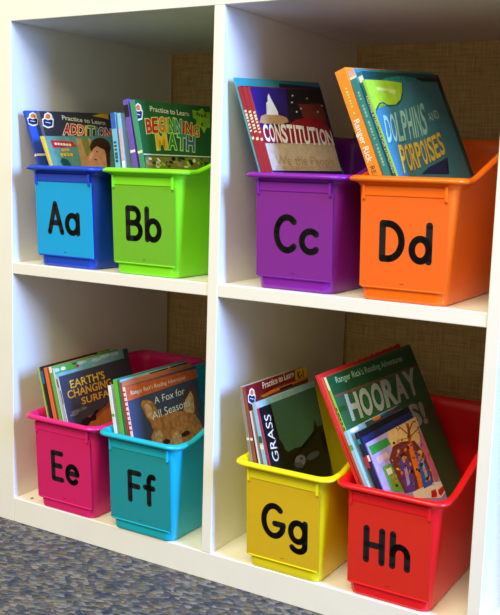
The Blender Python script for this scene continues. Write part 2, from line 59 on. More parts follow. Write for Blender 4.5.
'C4':[["poly","","dark_ink",1,[[0.07812,0.24504],[0.1565,0.24504],[0.1565,0.1998],[0.0628,0.20004]]],["poly","illustration","cream_ink",3,[[0.01917,0.21064],[0.02644,0.22123],[0.02483,0.22542],[0.0294,0.22761],[0.03144,0.23329],[0.03584,0.23763],[0.03609,0.23303],[0.03662,0.22773],[0.04101,0.22425],[0.04485,0.21434],[0.04405,0.21006]]],["poly","illustration","tan_ink",2,[[0.0,0.20089],[0.00667,0.20885],[0.02116,0.21241],[0.04439,0.21077],[0.06124,0.20725],[0.06349,0.20149],[0.04477,0.19866],[0.00932,0.19948]]],["poly","illustration","brown_red_ink",2,[[0.09404,0.22503],[0.15016,0.22661],[0.15476,0.21901],[0.15389,0.20059],[0.11801,0.20365],[0.09885,0.20809],[0.09866,0.21844]]],["poly","illustration","cream_ink",4,[[0.08996,0.23599],[0.08885,0.23506],[0.08706,0.23464],[0.08564,0.23499],[0.08542,0.23589],[0.08653,0.23682],[0.08831,0.23724],[0.08974,0.2369]]],["poly","illustration","cream_ink",4,[[0.08438,0.22708],[0.08328,0.22616],[0.0815,0.22576],[0.08009,0.22611],[0.07987,0.22701],[0.08096,0.22793],[0.08274,0.22834],[0.08416,0.22798]]],["poly","illustration","cream_ink",4,[[0.12275,0.23296],[0.12159,0.23201],[0.11972,0.23159],[0.11823,0.23194],[0.118,0.23287],[0.11916,0.23382],[0.12103,0.23424],[0.12252,0.23389]]],["poly","illustration","cream_ink",4,[[0.08933,0.21467],[0.08822,0.21376],[0.08643,0.21337],[0.08501,0.21373],[0.08479,0.21464],[0.08589,0.21555],[0.08768,0.21594],[0.0891,0.21558]]],["poly","illustration","cream_ink",4,[[0.10134,0.21921],[0.10021,0.21828],[0.09839,0.21788],[0.09695,0.21825],[0.09672,0.21916],[0.09784,0.22009],[0.09966,0.22048],[0.10111,0.22012]]],["poly","illustration","cream_ink",4,[[0.13981,0.21505],[0.13862,0.21411],[0.13671,0.2137],[0.13519,0.21408],[0.13495,0.21502],[0.13613,0.21596],[0.13805,0.21637],[0.13957,0.21599]]],["poly","illustration","cream_ink",4,[[0.15462,0.22361],[0.15341,0.22264],[0.15145,0.22223],[0.14991,0.2226],[0.14966,0.22354],[0.15087,0.22451],[0.15282,0.22493],[0.15437,0.22455]]],["poly","title_panel","red_deep_ink",3,[[0.0,0.19504],[0.04292,0.19476],[0.08207,0.20438],[0.1135,0.20813],[0.14518,0.20289],[0.1565,0.19015],[0.1565,0.17274],[0.0,0.17561]]],["poly","","parchment_ink",1,[[0.0,0.17633],[0.1565,0.17351],[0.1565,0.13402],[0.0,0.14208]]],["poly","","violet_ink",2,[[0.0,0.20023],[0.0,0.1985],[0.0,0.14182],[0.0,0.14233]]],["poly","","cream_ink",2,[[0.0,0.1985],[0.0,0.19815],[0.0,0.18301],[0.0,0.18306]]],["text","title_lettering",["white_ink"],5,"C",[[0.0018,0.17872],[0.00949,-0.00079],[0.00207,0.01942]],0.03],["text","title_lettering",["white_ink"],5,"O",[[0.01315,0.17778],[0.00999,-0.00077],[0.0031,0.02056]],0.03],["text","title_lettering",["white_ink"],5,"N",[[0.0251,0.17686],[0.0105,-0.00075],[0.00387,0.02144]],0.03],["text","title_lettering",["white_ink"],5,"S",[[0.03764,0.17597],[0.011,-0.00073],[0.00437,0.02205]],0.03],["text","title_lettering",["white_ink"],5,"T",[[0.05078,0.1751],[0.0115,-0.00071],[0.00461,0.02241]],0.03],["text","title_lettering",["white_ink"],5,"I",[[0.06572,0.17419],[0.0024,-0.00014],[0.00458,0.02249]],0.03],["text","title_lettering",["white_ink"],5,"T",[[0.07162,0.17385],[0.01226,-0.00068],[0.00448,0.02245]],0.03],["text","title_lettering",["white_ink"],5,"U",[[0.08626,0.17305],[0.01276,-0.00065],[0.00406,0.02215]],0.03],["text","title_lettering",["white_ink"],5,"T",[[0.10149,0.17227],[0.01326,-0.00063],[0.00338,0.02159]],0.03],["text","title_lettering",["white_ink"],5,"I",[[0.1187,0.17146],[0.00276,-0.00012],[0.00234,0.02069]],0.03],["text","title_lettering",["white_ink"],5,"O",[[0.12547,0.17116],[0.01402,-0.0006],[0.00186,0.02026]],0.03],["text","title_lettering",["white_ink"],5,"N",[[0.1422,0.17044],[0.01452,-0.00058],[0.00052,0.01905]],0.03],["text","title_lettering",["tan_ink"],4,"We the People",[[0.0121,0.14867],[0.13372,-0.00682],[0.00058,0.01145]],-0.005],["poly","illustration","tan_ink",2,[[0.00807,0.1464],[0.15564,0.13991],[0.15525,0.13916],[0.00775,0.14572]]],["poly","illustration","tan_ink",2,[[0.00695,0.14402],[0.15427,0.13729],[0.15388,0.13654],[0.00663,0.14334]]]],
'D1':[],
'D2':[],
'D3':[["poly","","black_ink",1,[[0.11826,0.23],[0.197,0.23202],[0.16327,0.09962],[0.07893,0.10561]]],["poly","illustration","teal_ink",2,[[0.02098,0.21671],[0.01799,0.21848],[0.0252,0.2201],[0.02449,0.22206],[0.03301,0.22333],[0.03468,0.22537],[0.04398,0.22622],[0.04801,0.2282],[0.05752,0.22856],[0.06372,0.23037],[0.07281,0.23019],[0.08087,0.2317],[0.08889,0.23098],[0.09833,0.23207],[0.10466,0.23084],[0.11488,0.23142],[0.11898,0.22975],[0.12926,0.22976],[0.13074,0.22776],[0.14033,0.22719],[0.13899,0.225],[0.14715,0.22388],[0.14303,0.22167],[0.14913,0.22008],[0.14251,0.21803]]],["poly","illustration","teal_dark_ink",3,[[0.05547,0.2186],[0.02396,0.22002],[0.02635,0.22005]]],["poly","illustration","teal_dark_ink",3,[[0.059,0.22005],[0.0317,0.22318],[0.03413,0.22322]]],["poly","illustration","teal_dark_ink",3,[[0.06389,0.22133],[0.04262,0.22601],[0.04509,0.22605]]],["poly","illustration","teal_dark_ink",3,[[0.06986,0.22236],[0.0561,0.22831],[0.05862,0.22835]]],["poly","illustration","teal_dark_ink",3,[[0.0765,0.22305],[0.07134,0.22991],[0.07392,0.22996]]],["poly","illustration","teal_dark_ink",3,[[0.08338,0.22335],[0.08738,0.23068],[0.09001,0.23074]]],["poly","illustration","teal_dark_ink",3,[[0.09004,0.22325],[0.10312,0.23055],[0.10582,0.2306]]],["poly","illustration","teal_dark_ink",3,[[0.096,0.22274],[0.11743,0.22948],[0.12018,0.22953]]],["poly","illustration","teal_dark_ink",3,[[0.10083,0.22185],[0.12919,0.22754],[0.13199,0.22759]]],["poly","illustration","teal_dark_ink",3,[[0.10417,0.22064],[0.13747,0.22484],[0.1403,0.22488]]],["poly","illustration","teal_dark_ink",3,[[0.10579,0.2192],[0.14155,0.22158],[0.1444,0.22162]]]],
'D4':[["poly","","lime_ink",2,[[0.0,0.22314],[0.04669,0.22278],[0.08774,0.22051],[0.08056,0.20942],[0.06811,0.19928],[0.05222,0.1935],[0.03399,0.19318],[0.02456,0.19687],[0.01401,0.19529],[0.00211,0.18817],[0.0,0.1835],[0.0,0.20011]]],["poly","","teal_dark_ink",3,[[0.08774,0.22051],[0.09036,0.22055],[0.08192,0.20773],[0.0683,0.19719],[0.05187,0.19185],[0.03284,0.19156],[0.02344,0.19526],[0.01552,0.19408],[0.00201,0.18579],[0.0,0.1819],[0.0,0.1835],[0.00211,0.18817],[0.01401,0.19529],[0.02456,0.19687],[0.03399,0.19318],[0.05222,0.1935],[0.06811,0.19928],[0.08056,0.20942]]],["poly","title_panel","lime_pale_ink",3,[[0.02084,0.21425],[0.04437,0.21369],[0.06472,0.21097],[0.05885,0.20511],[0.04117,0.20914],[0.02068,0.21061]]],["text","title_lettering",["pale_teal_ink"],5,"D",[[0.00308,0.15004],[0.01123,-7e-05],[0.01006,0.03013]],0.02],["text","title_lettering",["pale_teal_ink"],5,"O",[[0.01647,0.14998],[0.01147,0.00019],[0.01055,0.03146]],0.02],["text","title_lettering",["pale_teal_ink"],5,"L",[[0.03015,0.15023],[0.0117,0.00045],[0.01116,0.0327]],0.02],["text","title_lettering",["pale_teal_ink"],5,"P",[[0.0441,0.1508],[0.01194,0.00072],[0.0119,0.03385]],0.02],["text","title_lettering",["pale_teal_ink"],5,"H",[[0.05834,0.15168],[0.01218,0.00098],[0.01278,0.03491]],0.02],["text","title_lettering",["pale_teal_ink"],5,"I",[[0.0741,0.15299],[0.0025,0.00024],[0.01388,0.03595]],0.02],["text","title_lettering",["pale_teal_ink"],5,"N",[[0.08022,0.15359],[0.01253,0.00138],[0.01434,0.03632]],0.02],["text","title_lettering",["pale_teal_ink"],5,"S",[[0.09516,0.15526],[0.01277,0.00164],[0.01554,0.03715]],0.02],["text","title_lettering",["pale_teal_ink"],5,"AND",[[0.12473,0.17138],[0.03128,0.00471],[-0.00146,0.00969]],0.02],["text","title_lettering",["ochre_ink"],5,"P",[[0.01543,0.11364],[0.01122,0.00076],[0.00757,0.03079]],0.02],["text","title_lettering",["ochre_ink"],5,"O",[[0.02882,0.11458],[0.0115,0.00103],[0.00682,0.02986]],0.02],["text","title_lettering",["ochre_ink"],5,"R",[[0.04254,0.11583],[0.01178,0.0013],[0.00612,0.02901]],0.02],["text","title_lettering",["ochre_ink"],5,"P",[[0.05659,0.11741],[0.01206,0.00158],[0.00545,0.02824]],0.02],["text","title_lettering",["ochre_ink"],5,"O",[[0.07097,0.11931],[0.01234,0.00185],[0.00483,0.02754]],0.02],["text","title_lettering",["ochre_ink"],5,"I",[[0.08695,0.12174],[0.00254,0.00042],[0.0042,0.02687]],0.02],["text","title_lettering",["ochre_ink"],5,"S",[[0.09316,0.12277],[0.01275,0.00225],[0.00397,0.02664]],0.02],["text","title_lettering",["ochre_ink"],5,"E",[[0.10837,0.12548],[0.01303,0.00253],[0.00345,0.02613]],0.02],["text","title_lettering",["ochre_ink"],5,"S",[[0.12391,0.12851],[0.01331,0.0028],[0.00297,0.0257]],0.02],["poly","illustration","navy_ink",2,[[0.05665,0.10911],[0.07956,0.11595],[0.12132,0.12202],[0.13849,0.12545],[0.12741,0.11516],[0.12656,0.10436]]]],
'E1':[],
'E2':[],
'E3':[],
'E4':[],
'E5':[["poly","","sky_ink",1,[[0.0,0.20735],[0.168,0.20735],[0.168,0.18945],[0.00121,0.19441]]],["poly","illustration","leaf_ink",2,[[0.0,0.20735],[0.04842,0.20735],[0.0495,0.19804],[0.0,0.19826]]],["poly","illustration","cloud_ink",3,[[0.01007,0.20334],[0.00966,0.20227],[0.00837,0.20138],[0.00639,0.2008],[0.00403,0.20063],[0.00164,0.20089],[0.0,0.20153],[0.0,0.20247],[0.0,0.20355],[0.0,0.20461],[0.0,0.2055],[0.00132,0.20608],[0.00367,0.20626],[0.00606,0.20601],[0.00812,0.20537],[0.00953,0.20443]]],["poly","illustration","cream_ink",3,[[0.02314,0.20329],[0.02278,0.20233],[0.02166,0.20153],[0.01993,0.20101],[0.01787,0.20085],[0.01579,0.20108],[0.014,0.20166],[0.01279,0.2025],[0.01232,0.20346],[0.01266,0.20442],[0.01378,0.20522],[0.01549,0.20574],[0.01755,0.2059],[0.01963,0.20568],[0.02143,0.2051],[0.02266,0.20426]]],["poly","illustration","cloud_ink",3,[[0.06932,0.20437],[0.06858,0.20339],[0.06635,0.20258],[0.06297,0.20207],[0.05897,0.20194],[0.05496,0.2022],[0.05155,0.20282],[0.04926,0.20369],[0.0484,0.20469],[0.04912,0.20566],[0.05131,0.20647],[0.05464,0.20698],[0.05862,0.20712],[0.06264,0.20687],[0.0661,0.20626],[0.06845,0.20538]]],["poly","illustration","cloud_ink",3,[[0.10295,0.20283],[0.10211,0.20182],[0.09956,0.201],[0.09571,0.2005],[0.09117,0.20037],[0.08662,0.20065],[0.08275,0.20129],[0.08015,0.20218],[0.07919,0.2032],[0.08001,0.20419],[0.0825,0.20501],[0.08628,0.20552],[0.0908,0.20566],[0.09537,0.20539],[0.0993,0.20476],[0.10197,0.20386]]],["poly","illustration","cloud_ink",3,[[0.12568,0.20477],[0.12474,0.20362],[0.12191,0.20268],[0.11763,0.2021],[0.11257,0.20195],[0.10751,0.20226],[0.10321,0.20298],[0.10032,0.20399],[0.09925,0.20515],[0.10016,0.20628],[0.10292,0.20721],[0.10712,0.20735],[0.11215,0.20735],[0.11723,0.20735],[0.12161,0.20697],[0.12458,0.20595]]],["poly","illustration","cloud_ink",3,[[0.14669,0.20406],[0.14596,0.20303],[0.14373,0.20218],[0.14035,0.20164],[0.13635,0.2015],[0.13234,0.20177],[0.12892,0.20241],[0.12662,0.20332],[0.12576,0.20437],[0.12647,0.20539],[0.12865,0.20624],[0.13198,0.20678],[0.13596,0.20694],[0.13999,0.20668],[0.14345,0.20604],[0.14581,0.20512]]],["poly","illustration","teal_dark_ink",3,[[0.04703,0.20649],[0.04672,0.20576],[0.04575,0.20515],[0.04426,0.20475],[0.04249,0.20464],[0.0407,0.20481],[0.03916,0.20525],[0.03812,0.20588],[0.03772,0.20662],[0.03802,0.20735],[0.03899,0.20735],[0.04046,0.20735],[0.04223,0.20735],[0.04403,0.20735],[0.04557,0.20735],[0.04662,0.20724]]],["poly","illustration","red_ink",3,[[0.05189,0.20151],[0.05164,0.20089],[0.05086,0.20039],[0.04966,0.20006],[0.04823,0.19996],[0.04679,0.20011],[0.04555,0.20048],[0.04471,0.20102],[0.04438,0.20163],[0.04463,0.20224],[0.0454,0.20275],[0.04659,0.20308],[0.04802,0.20318],[0.04946,0.20303],[0.05071,0.20266],[0.05156,0.20213]]],["poly","illustration","slate_ink",3,[[0.15591,0.20735],[0.168,0.20735],[0.168,0.19307],[0.15655,0.19401]]]],
'E6':[],
'E7':[["text","title_lettering",["gold_ink"],3,"EARTH'S",[[0.01977,0.17557],[0.07634,1e-05],[-0.0,0.011]],0.015],["text","title_lettering",["amber_ink"],3,"CHANGING",[[0.00993,0.16226],[0.09834,-0.00066],[7e-05,0.01112]],0.015],["text","title_lettering",["amber_ink"],3,"SURFACE",[[0.03601,0.14843],[0.08696,-0.0005],[6e-05,0.00961]],0.015],["poly","illustration","rust_ink",1,[[0.01571,0.11952],[0.0302,0.12733],[0.04163,0.12952],[0.05319,0.1301],[0.06258,0.13587],[0.07014,0.13115],[0.08341,0.13717],[0.10339,0.14222],[0.12807,0.14374],[0.13721,0.0897]]],["poly","illustration","amber_dark_ink",2,[[0.03673,0.11436],[0.0512,0.12398],[0.06364,0.12369],[0.07823,0.12929],[0.09874,0.13306],[0.11868,0.13202],[0.12192,0.09345]]],["poly","illustration","dark_ink",3,[[0.01571,0.11952],[0.0302,0.12733],[0.04163,0.12952],[0.0445,0.12622],[0.05319,0.1301],[0.06258,0.13587],[0.06761,0.13273],[0.0578,0.12737],[0.05766,0.1208],[0.04541,0.12142],[0.03356,0.11514]]],["poly","illustration","slate_light_ink",2,[[0.03659,0.14187],[0.03568,0.1409],[0.03281,0.1401],[0.02844,0.13959],[0.02325,0.13946],[0.01803,0.1397],[0.01359,0.1403],[0.01056,0.14115],[0.00941,0.14212],[0.01029,0.14308],[0.01307,0.14387],[0.01735,0.14439],[0.02251,0.14454],[0.02775,0.14431],[0.03228,0.14372],[0.03539,0.14286]]],["poly","illustration","slate_light_ink",2,[[0.04432,0.14238],[0.04374,0.14152],[0.04183,0.14081],[0.0389,0.14035],[0.03539,0.14022],[0.03185,0.14042],[0.02881,0.14094],[0.02673,0.14168],[0.02591,0.14254],[0.02648,0.14339],[0.02835,0.14409],[0.03124,0.14456],[0.03473,0.1447],[0.03828,0.1445],[0.04136,0.14399],[0.04348,0.14325]]],["poly","illustration","slate_light_ink",2,[[0.02363,0.13833],[0.02305,0.13761],[0.02117,0.13701],[0.01831,0.13664],[0.01489,0.13654],[0.01144,0.13672],[0.00849,0.13717],[0.00648,0.13781],[0.0057,0.13854],[0.00627,0.13925],[0.00811,0.13984],[0.01094,0.14022],[0.01434,0.14033],[0.0178,0.14015],[0.02078,0.13971],[0.02283,0.13907]]]],
'F1':[],
'F2':[["poly","","teal_ink",1,[[0.0,0.20376],[0.158,0.20376],[0.158,0.20376],[0.0,0.20083]]]],
'F3':[["poly","","pale_teal_ink",1,[[0.0,0.20464],[0.1534,0.20464],[0.1545,0.20238],[0.0,0.2013]]],["poly","illustration","pinkish_ink",2,[[0.0,0.20053],[0.06421,0.20198],[0.06342,0.18704],[0.0,0.19064]]],["poly","illustration","black_ink",2,[[0.06436,0.20261],[0.15301,0.20342],[0.1545,0.19065],[0.06663,0.18972]]],["poly","illustration","dark_red_ink",3,[[0.04484,0.20027],[0.0603,0.20072],[0.06029,0.19156],[0.04594,0.19164]]],["poly","illustration","tan_ink",3,[[0.11285,0.20139],[0.11249,0.20094],[0.1117,0.20064],[0.11061,0.20053],[0.10937,0.20065],[0.10818,0.20096],[0.10721,0.20142],[0.10663,0.20196],[0.1065,0.2025],[0.10685,0.20295],[0.10764,0.20325],[0.10873,0.20335],[0.10997,0.20324],[0.11116,0.20293],[0.11213,0.20247],[0.11272,0.20193]]],["poly","illustration","tan_ink",3,[[0.0789,0.19737],[0.0786,0.19691],[0.07795,0.1966],[0.07706,0.19648],[0.07607,0.19655],[0.07512,0.19683],[0.07436,0.19725],[0.07391,0.19776],[0.07383,0.19828],[0.07413,0.19873],[0.07477,0.19904],[0.07566,0.19917],[0.07665,0.19909],[0.0776,0.19882],[0.07836,0.1984],[0.07882,0.19789]]]],
'F4':[],
'F5':[["poly","","burnt_orange_ink",1,[[0.0,0.19713],[0.1628,0.19388],[0.16347,0.17979],[0.12632,0.17981],[0.0,0.17754]]],["text","title_lettering",["cream_ink"],3,"Ranger Rick's Reading Adventures",[[0.00881,0.18423],[0.12421,-0.00089],[4e-05,0.00577]],0.0],["text","title_lettering",["white_ink"],6,"A Fox for",[[0.05411,0.16211],[0.07193,0.00068],[-9e-05,0.00988]],0.0],["text","title_lettering",["white_ink"],6,"All Seasons",[[0.0445,0.14205],[0.08992,0.00189],[-0.00023,0.01097]],0.0],["poly","illustration","fox_ink",2,[[0.02489,0.16693],[0.03031,0.17222],[0.04069,0.17138],[0.05103,0.16601],[0.05734,0.15489],[0.05886,0.13753],[0.05561,0.13335],[0.04444,0.13427],[0.03409,0.14696]]],["poly","illustration","fox_pale_ink",3,[[0.03087,0.16311],[0.03584,0.16657],[0.04241,0.16455],[0.04754,0.15698],[0.04906,0.14363],[0.0424,0.14187],[0.03493,0.15193]]],["poly","illustration","fox_ink",4,[[0.03552,0.14664],[0.04678,0.14284],[0.05691,0.14189],[0.07492,0.14385],[0.09922,0.14326],[0.12104,0.1372],[0.14182,0.12926],[0.15006,0.11704],[0.15723,0.10077],[0.14594,0.07633],[0.03423,0.10433],[0.03547,0.12018],[0.04261,0.12755],[0.04099,0.13668]]],["poly","illustration","fox_dark_ink",2,[[0.10653,0.13966],[0.11885,0.15742],[0.13348,0.16885],[0.14539,0.17414],[0.1517,0.16358],[0.15318,0.14417],[0.14562,0.11804],[0.12926,0.12994]]],["poly","illustration","fox_pale_ink",3,[[0.11616,0.13996],[0.12454,0.15353],[0.14019,0.1641],[0.14555,0.1544],[0.14166,0.13275],[0.13207,0.12967]]],["poly","illustration","fox_pale_ink",5,[[0.07125,0.10167],[0.08232,0.11228],[0.09418,0.1155],[0.10124,0.10711],[0.10099,0.09435]]],["poly","illustration","fox_pale_ink",5,[[0.04485,0.12443],[0.05744,0.12474],[0.06176,0.11552],[0.05237,0.10632],[0.03973,0.10944]]],["poly","illustration","hair_ink",5,[[0.05831,0.1088],[0.06562,0.11031],[0.07381,0.10701],[0.0758,0.10254],[0.06607,0.10229],[0.05895,0.10536]]],["poly","illustration","hair_ink",5,[[0.1016,0.10837],[0.11128,0.11083],[0.12105,0.10922],[0.12299,0.10398],[0.11123,0.10269],[0.10262,0.10408]]]],
'G1':[],
'G2':[["poly","publisher_badge","cream_ink",2,[[0.00317,0.214],[0.00582,0.21431],[0.00807,0.21939],[0.01362,0.22086],[0.01788,0.21746],[0.01724,0.21202],[0.01932,0.2101],[0.01586,0.20073],[0.00806,0.20066],[0.00161,0.2052]]],["poly","publisher_badge","navy_ink",3,[[0.00446,0.21247],[0.00722,0.21318],[0.01084,0.21075],[0.0157,0.21083],[0.01728,0.20901],[0.01483,0.20266],[0.00862,0.20268],[0.00345,0.2063]]],["poly","publisher_badge","orange_ink",3,[[0.00803,0.21429],[0.00968,0.2178],[0.01312,0.21904],[0.01557,0.21663],[0.01511,0.21245],[0.01128,0.21236]]],["poly","publisher_badge","cream_ink",4,[[0.00671,0.20946],[0.01354,0.20678],[0.01332,0.20597],[0.00648,0.20865]]],["poly","","dark_red_ink",1,[[0.0,0.22468],[0.1485,0.22468],[0.1485,0.21025],[0.05021,0.21309],[0.02573,0.20557],[0.0,0.19936],[0.0,0.21222]]],["text","title_lettering",["cream_ink"],3,"Practice to Learn",[[0.03776,0.21491],[0.07648,0.00201],[-0.00021,0.00817]],0.01],["poly","title_panel","orange_ink",2,[[0.02899,0.20737],[0.05495,0.20965],[0.09028,0.21008],[0.1485,0.21036],[0.1485,0.20771],[0.09225,0.20648],[0.05954,0.20559],[0.03639,0.20401]]],["poly","title_panel","dark_ink",3,[[0.07488,0.20827],[0.10685,0.20852],[0.10729,0.20583],[0.07698,0.2053]]],["poly","age_badge","gold_ink",2,[[0.11832,0.22468],[0.13218,0.22468],[0.1485,0.22468],[0.14773,0.21007],[0.13061,0.20861],[0.11632,0.2113],[0.12444,0.21767]]],["text","title_lettering",["dark_ink"],4,"K-1",[[0.1232,0.21132],[0.01587,2e-05],[-1e-05,0.0098]],0.03]],
'G3':[],
'G4':[["poly","","pale_teal_ink",1,[[0.0,0.20795],[0.144,0.20765],[0.144,0.19721],[0.0,0.20043]]],["poly","illustration","pinkish_ink",2,[[0.0,0.20795],[0.00756,0.20795],[0.00809,0.20042],[0.0,0.2]]]],
'G5':[["poly","","black_ink",1,[[0.0,0.2033],[0.02692,0.2033],[0.02349,0.181],[0.0297,0.15794],[0.03679,0.14688],[0.03123,0.11117],[0.0,0.12108]]],["poly","illustration","black_ink",2,[[0.02124,0.15081],[0.03432,0.14502],[0.04292,0.13753],[0.05984,0.13852],[0.07697,0.13608],[0.08965,0.13995],[0.10651,0.13967],[0.11528,0.14996],[0.12091,0.16343],[0.1224,0.15156],[0.13736,0.15137],[0.13276,0.13586],[0.12483,0.12955],[0.13236,0.11939],[0.13743,0.10478],[0.13191,0.0764],[0.00358,0.11283]]],["poly","illustration","slate_light_ink",3,[[0.076,0.11477],[0.07222,0.11299],[0.06744,0.11229],[0.0624,0.11275],[0.05787,0.11431],[0.05452,0.11671],[0.05284,0.11959],[0.05308,0.12253],[0.0552,0.12509],[0.05889,0.12688],[0.06361,0.12763],[0.06866,0.12721],[0.07326,0.12569],[0.0767,0.12327],[0.07843,0.12035],[0.07819,0.11736]]],["poly","illustration","slate_ink",4,[[0.07051,0.11181],[0.06875,0.11093],[0.06569,0.11079],[0.0618,0.1114],[0.05768,0.11266],[0.05397,0.11438],[0.05121,0.11629],[0.04981,0.1181],[0.04998,0.11956],[0.0517,0.12043],[0.0547,0.12059],[0.05855,0.12001],[0.06267,0.11877],[0.06643,0.11706],[0.06925,0.11513],[0.07068,0.11328]]],["poly","illustration","black_ink",5,[[0.07162,0.12152],[0.07119,0.12103],[0.0704,0.12072],[0.06938,0.12065],[0.06829,0.12082],[0.06729,0.1212],[0.06653,0.12175],[0.06613,0.12237],[0.06614,0.12297],[0.06657,0.12346],[0.06735,0.12377],[0.06837,0.12385],[0.06946,0.12368],[0.07047,0.1233],[0.07123,0.12275],[0.07164,0.12213]]],["poly","illustration","slate_ink",3,[[0.11452,0.11902],[0.11421,0.11721],[0.11137,0.1156],[0.10644,0.11445],[0.10022,0.11392],[0.09366,0.1141],[0.08778,0.11494],[0.08343,0.11632],[0.08124,0.11802],[0.08154,0.11979],[0.08428,0.12137],[0.08906,0.12253],[0.09519,0.12309],[0.10175,0.12296],[0.10775,0.12214],[0.11225,0.12076]]],["text","title_lettering",["cream_ink"],4,"GRASS",[[0.02009,0.13208],[0.00075,0.05935],[-0.0136,0.00241]],0.0]],
'H1':[["poly","","dark_red_ink",1,[[0.14475,0.27045],[0.209,0.27238],[0.209,0.25775],[0.1399,0.25815]]],["poly","illustration","orange_ink",2,[[0.08688,0.27594],[0.09615,0.27594],[0.09588,0.27478],[0.08662,0.27394]]],["poly","illustration","orange_ink",2,[[0.10251,0.27594],[0.11198,0.27594],[0.1117,0.27479],[0.10224,0.27394]]],["poly","illustration","orange_ink",2,[[0.11848,0.27594],[0.12816,0.27594],[0.12787,0.2748],[0.1182,0.27394]]],["poly","illustration","orange_ink",2,[[0.1348,0.27594],[0.14469,0.27594],[0.14439,0.27481],[0.13451,0.27394]]],["poly","illustration","orange_ink",2,[[0.15148,0.27594],[0.16159,0.27594],[0.16129,0.27482],[0.15118,0.27394]]],["poly","illustration","orange_ink",2,[[0.16853,0.27594],[0.17888,0.27594],[0.17856,0.27483],[0.16822,0.27394]]],["poly","illustration","orange_ink",2,[[0.18598,0.27594],[0.19656,0.27594],[0.19623,0.27484],[0.18565,0.27394]]]],
'H2':[],
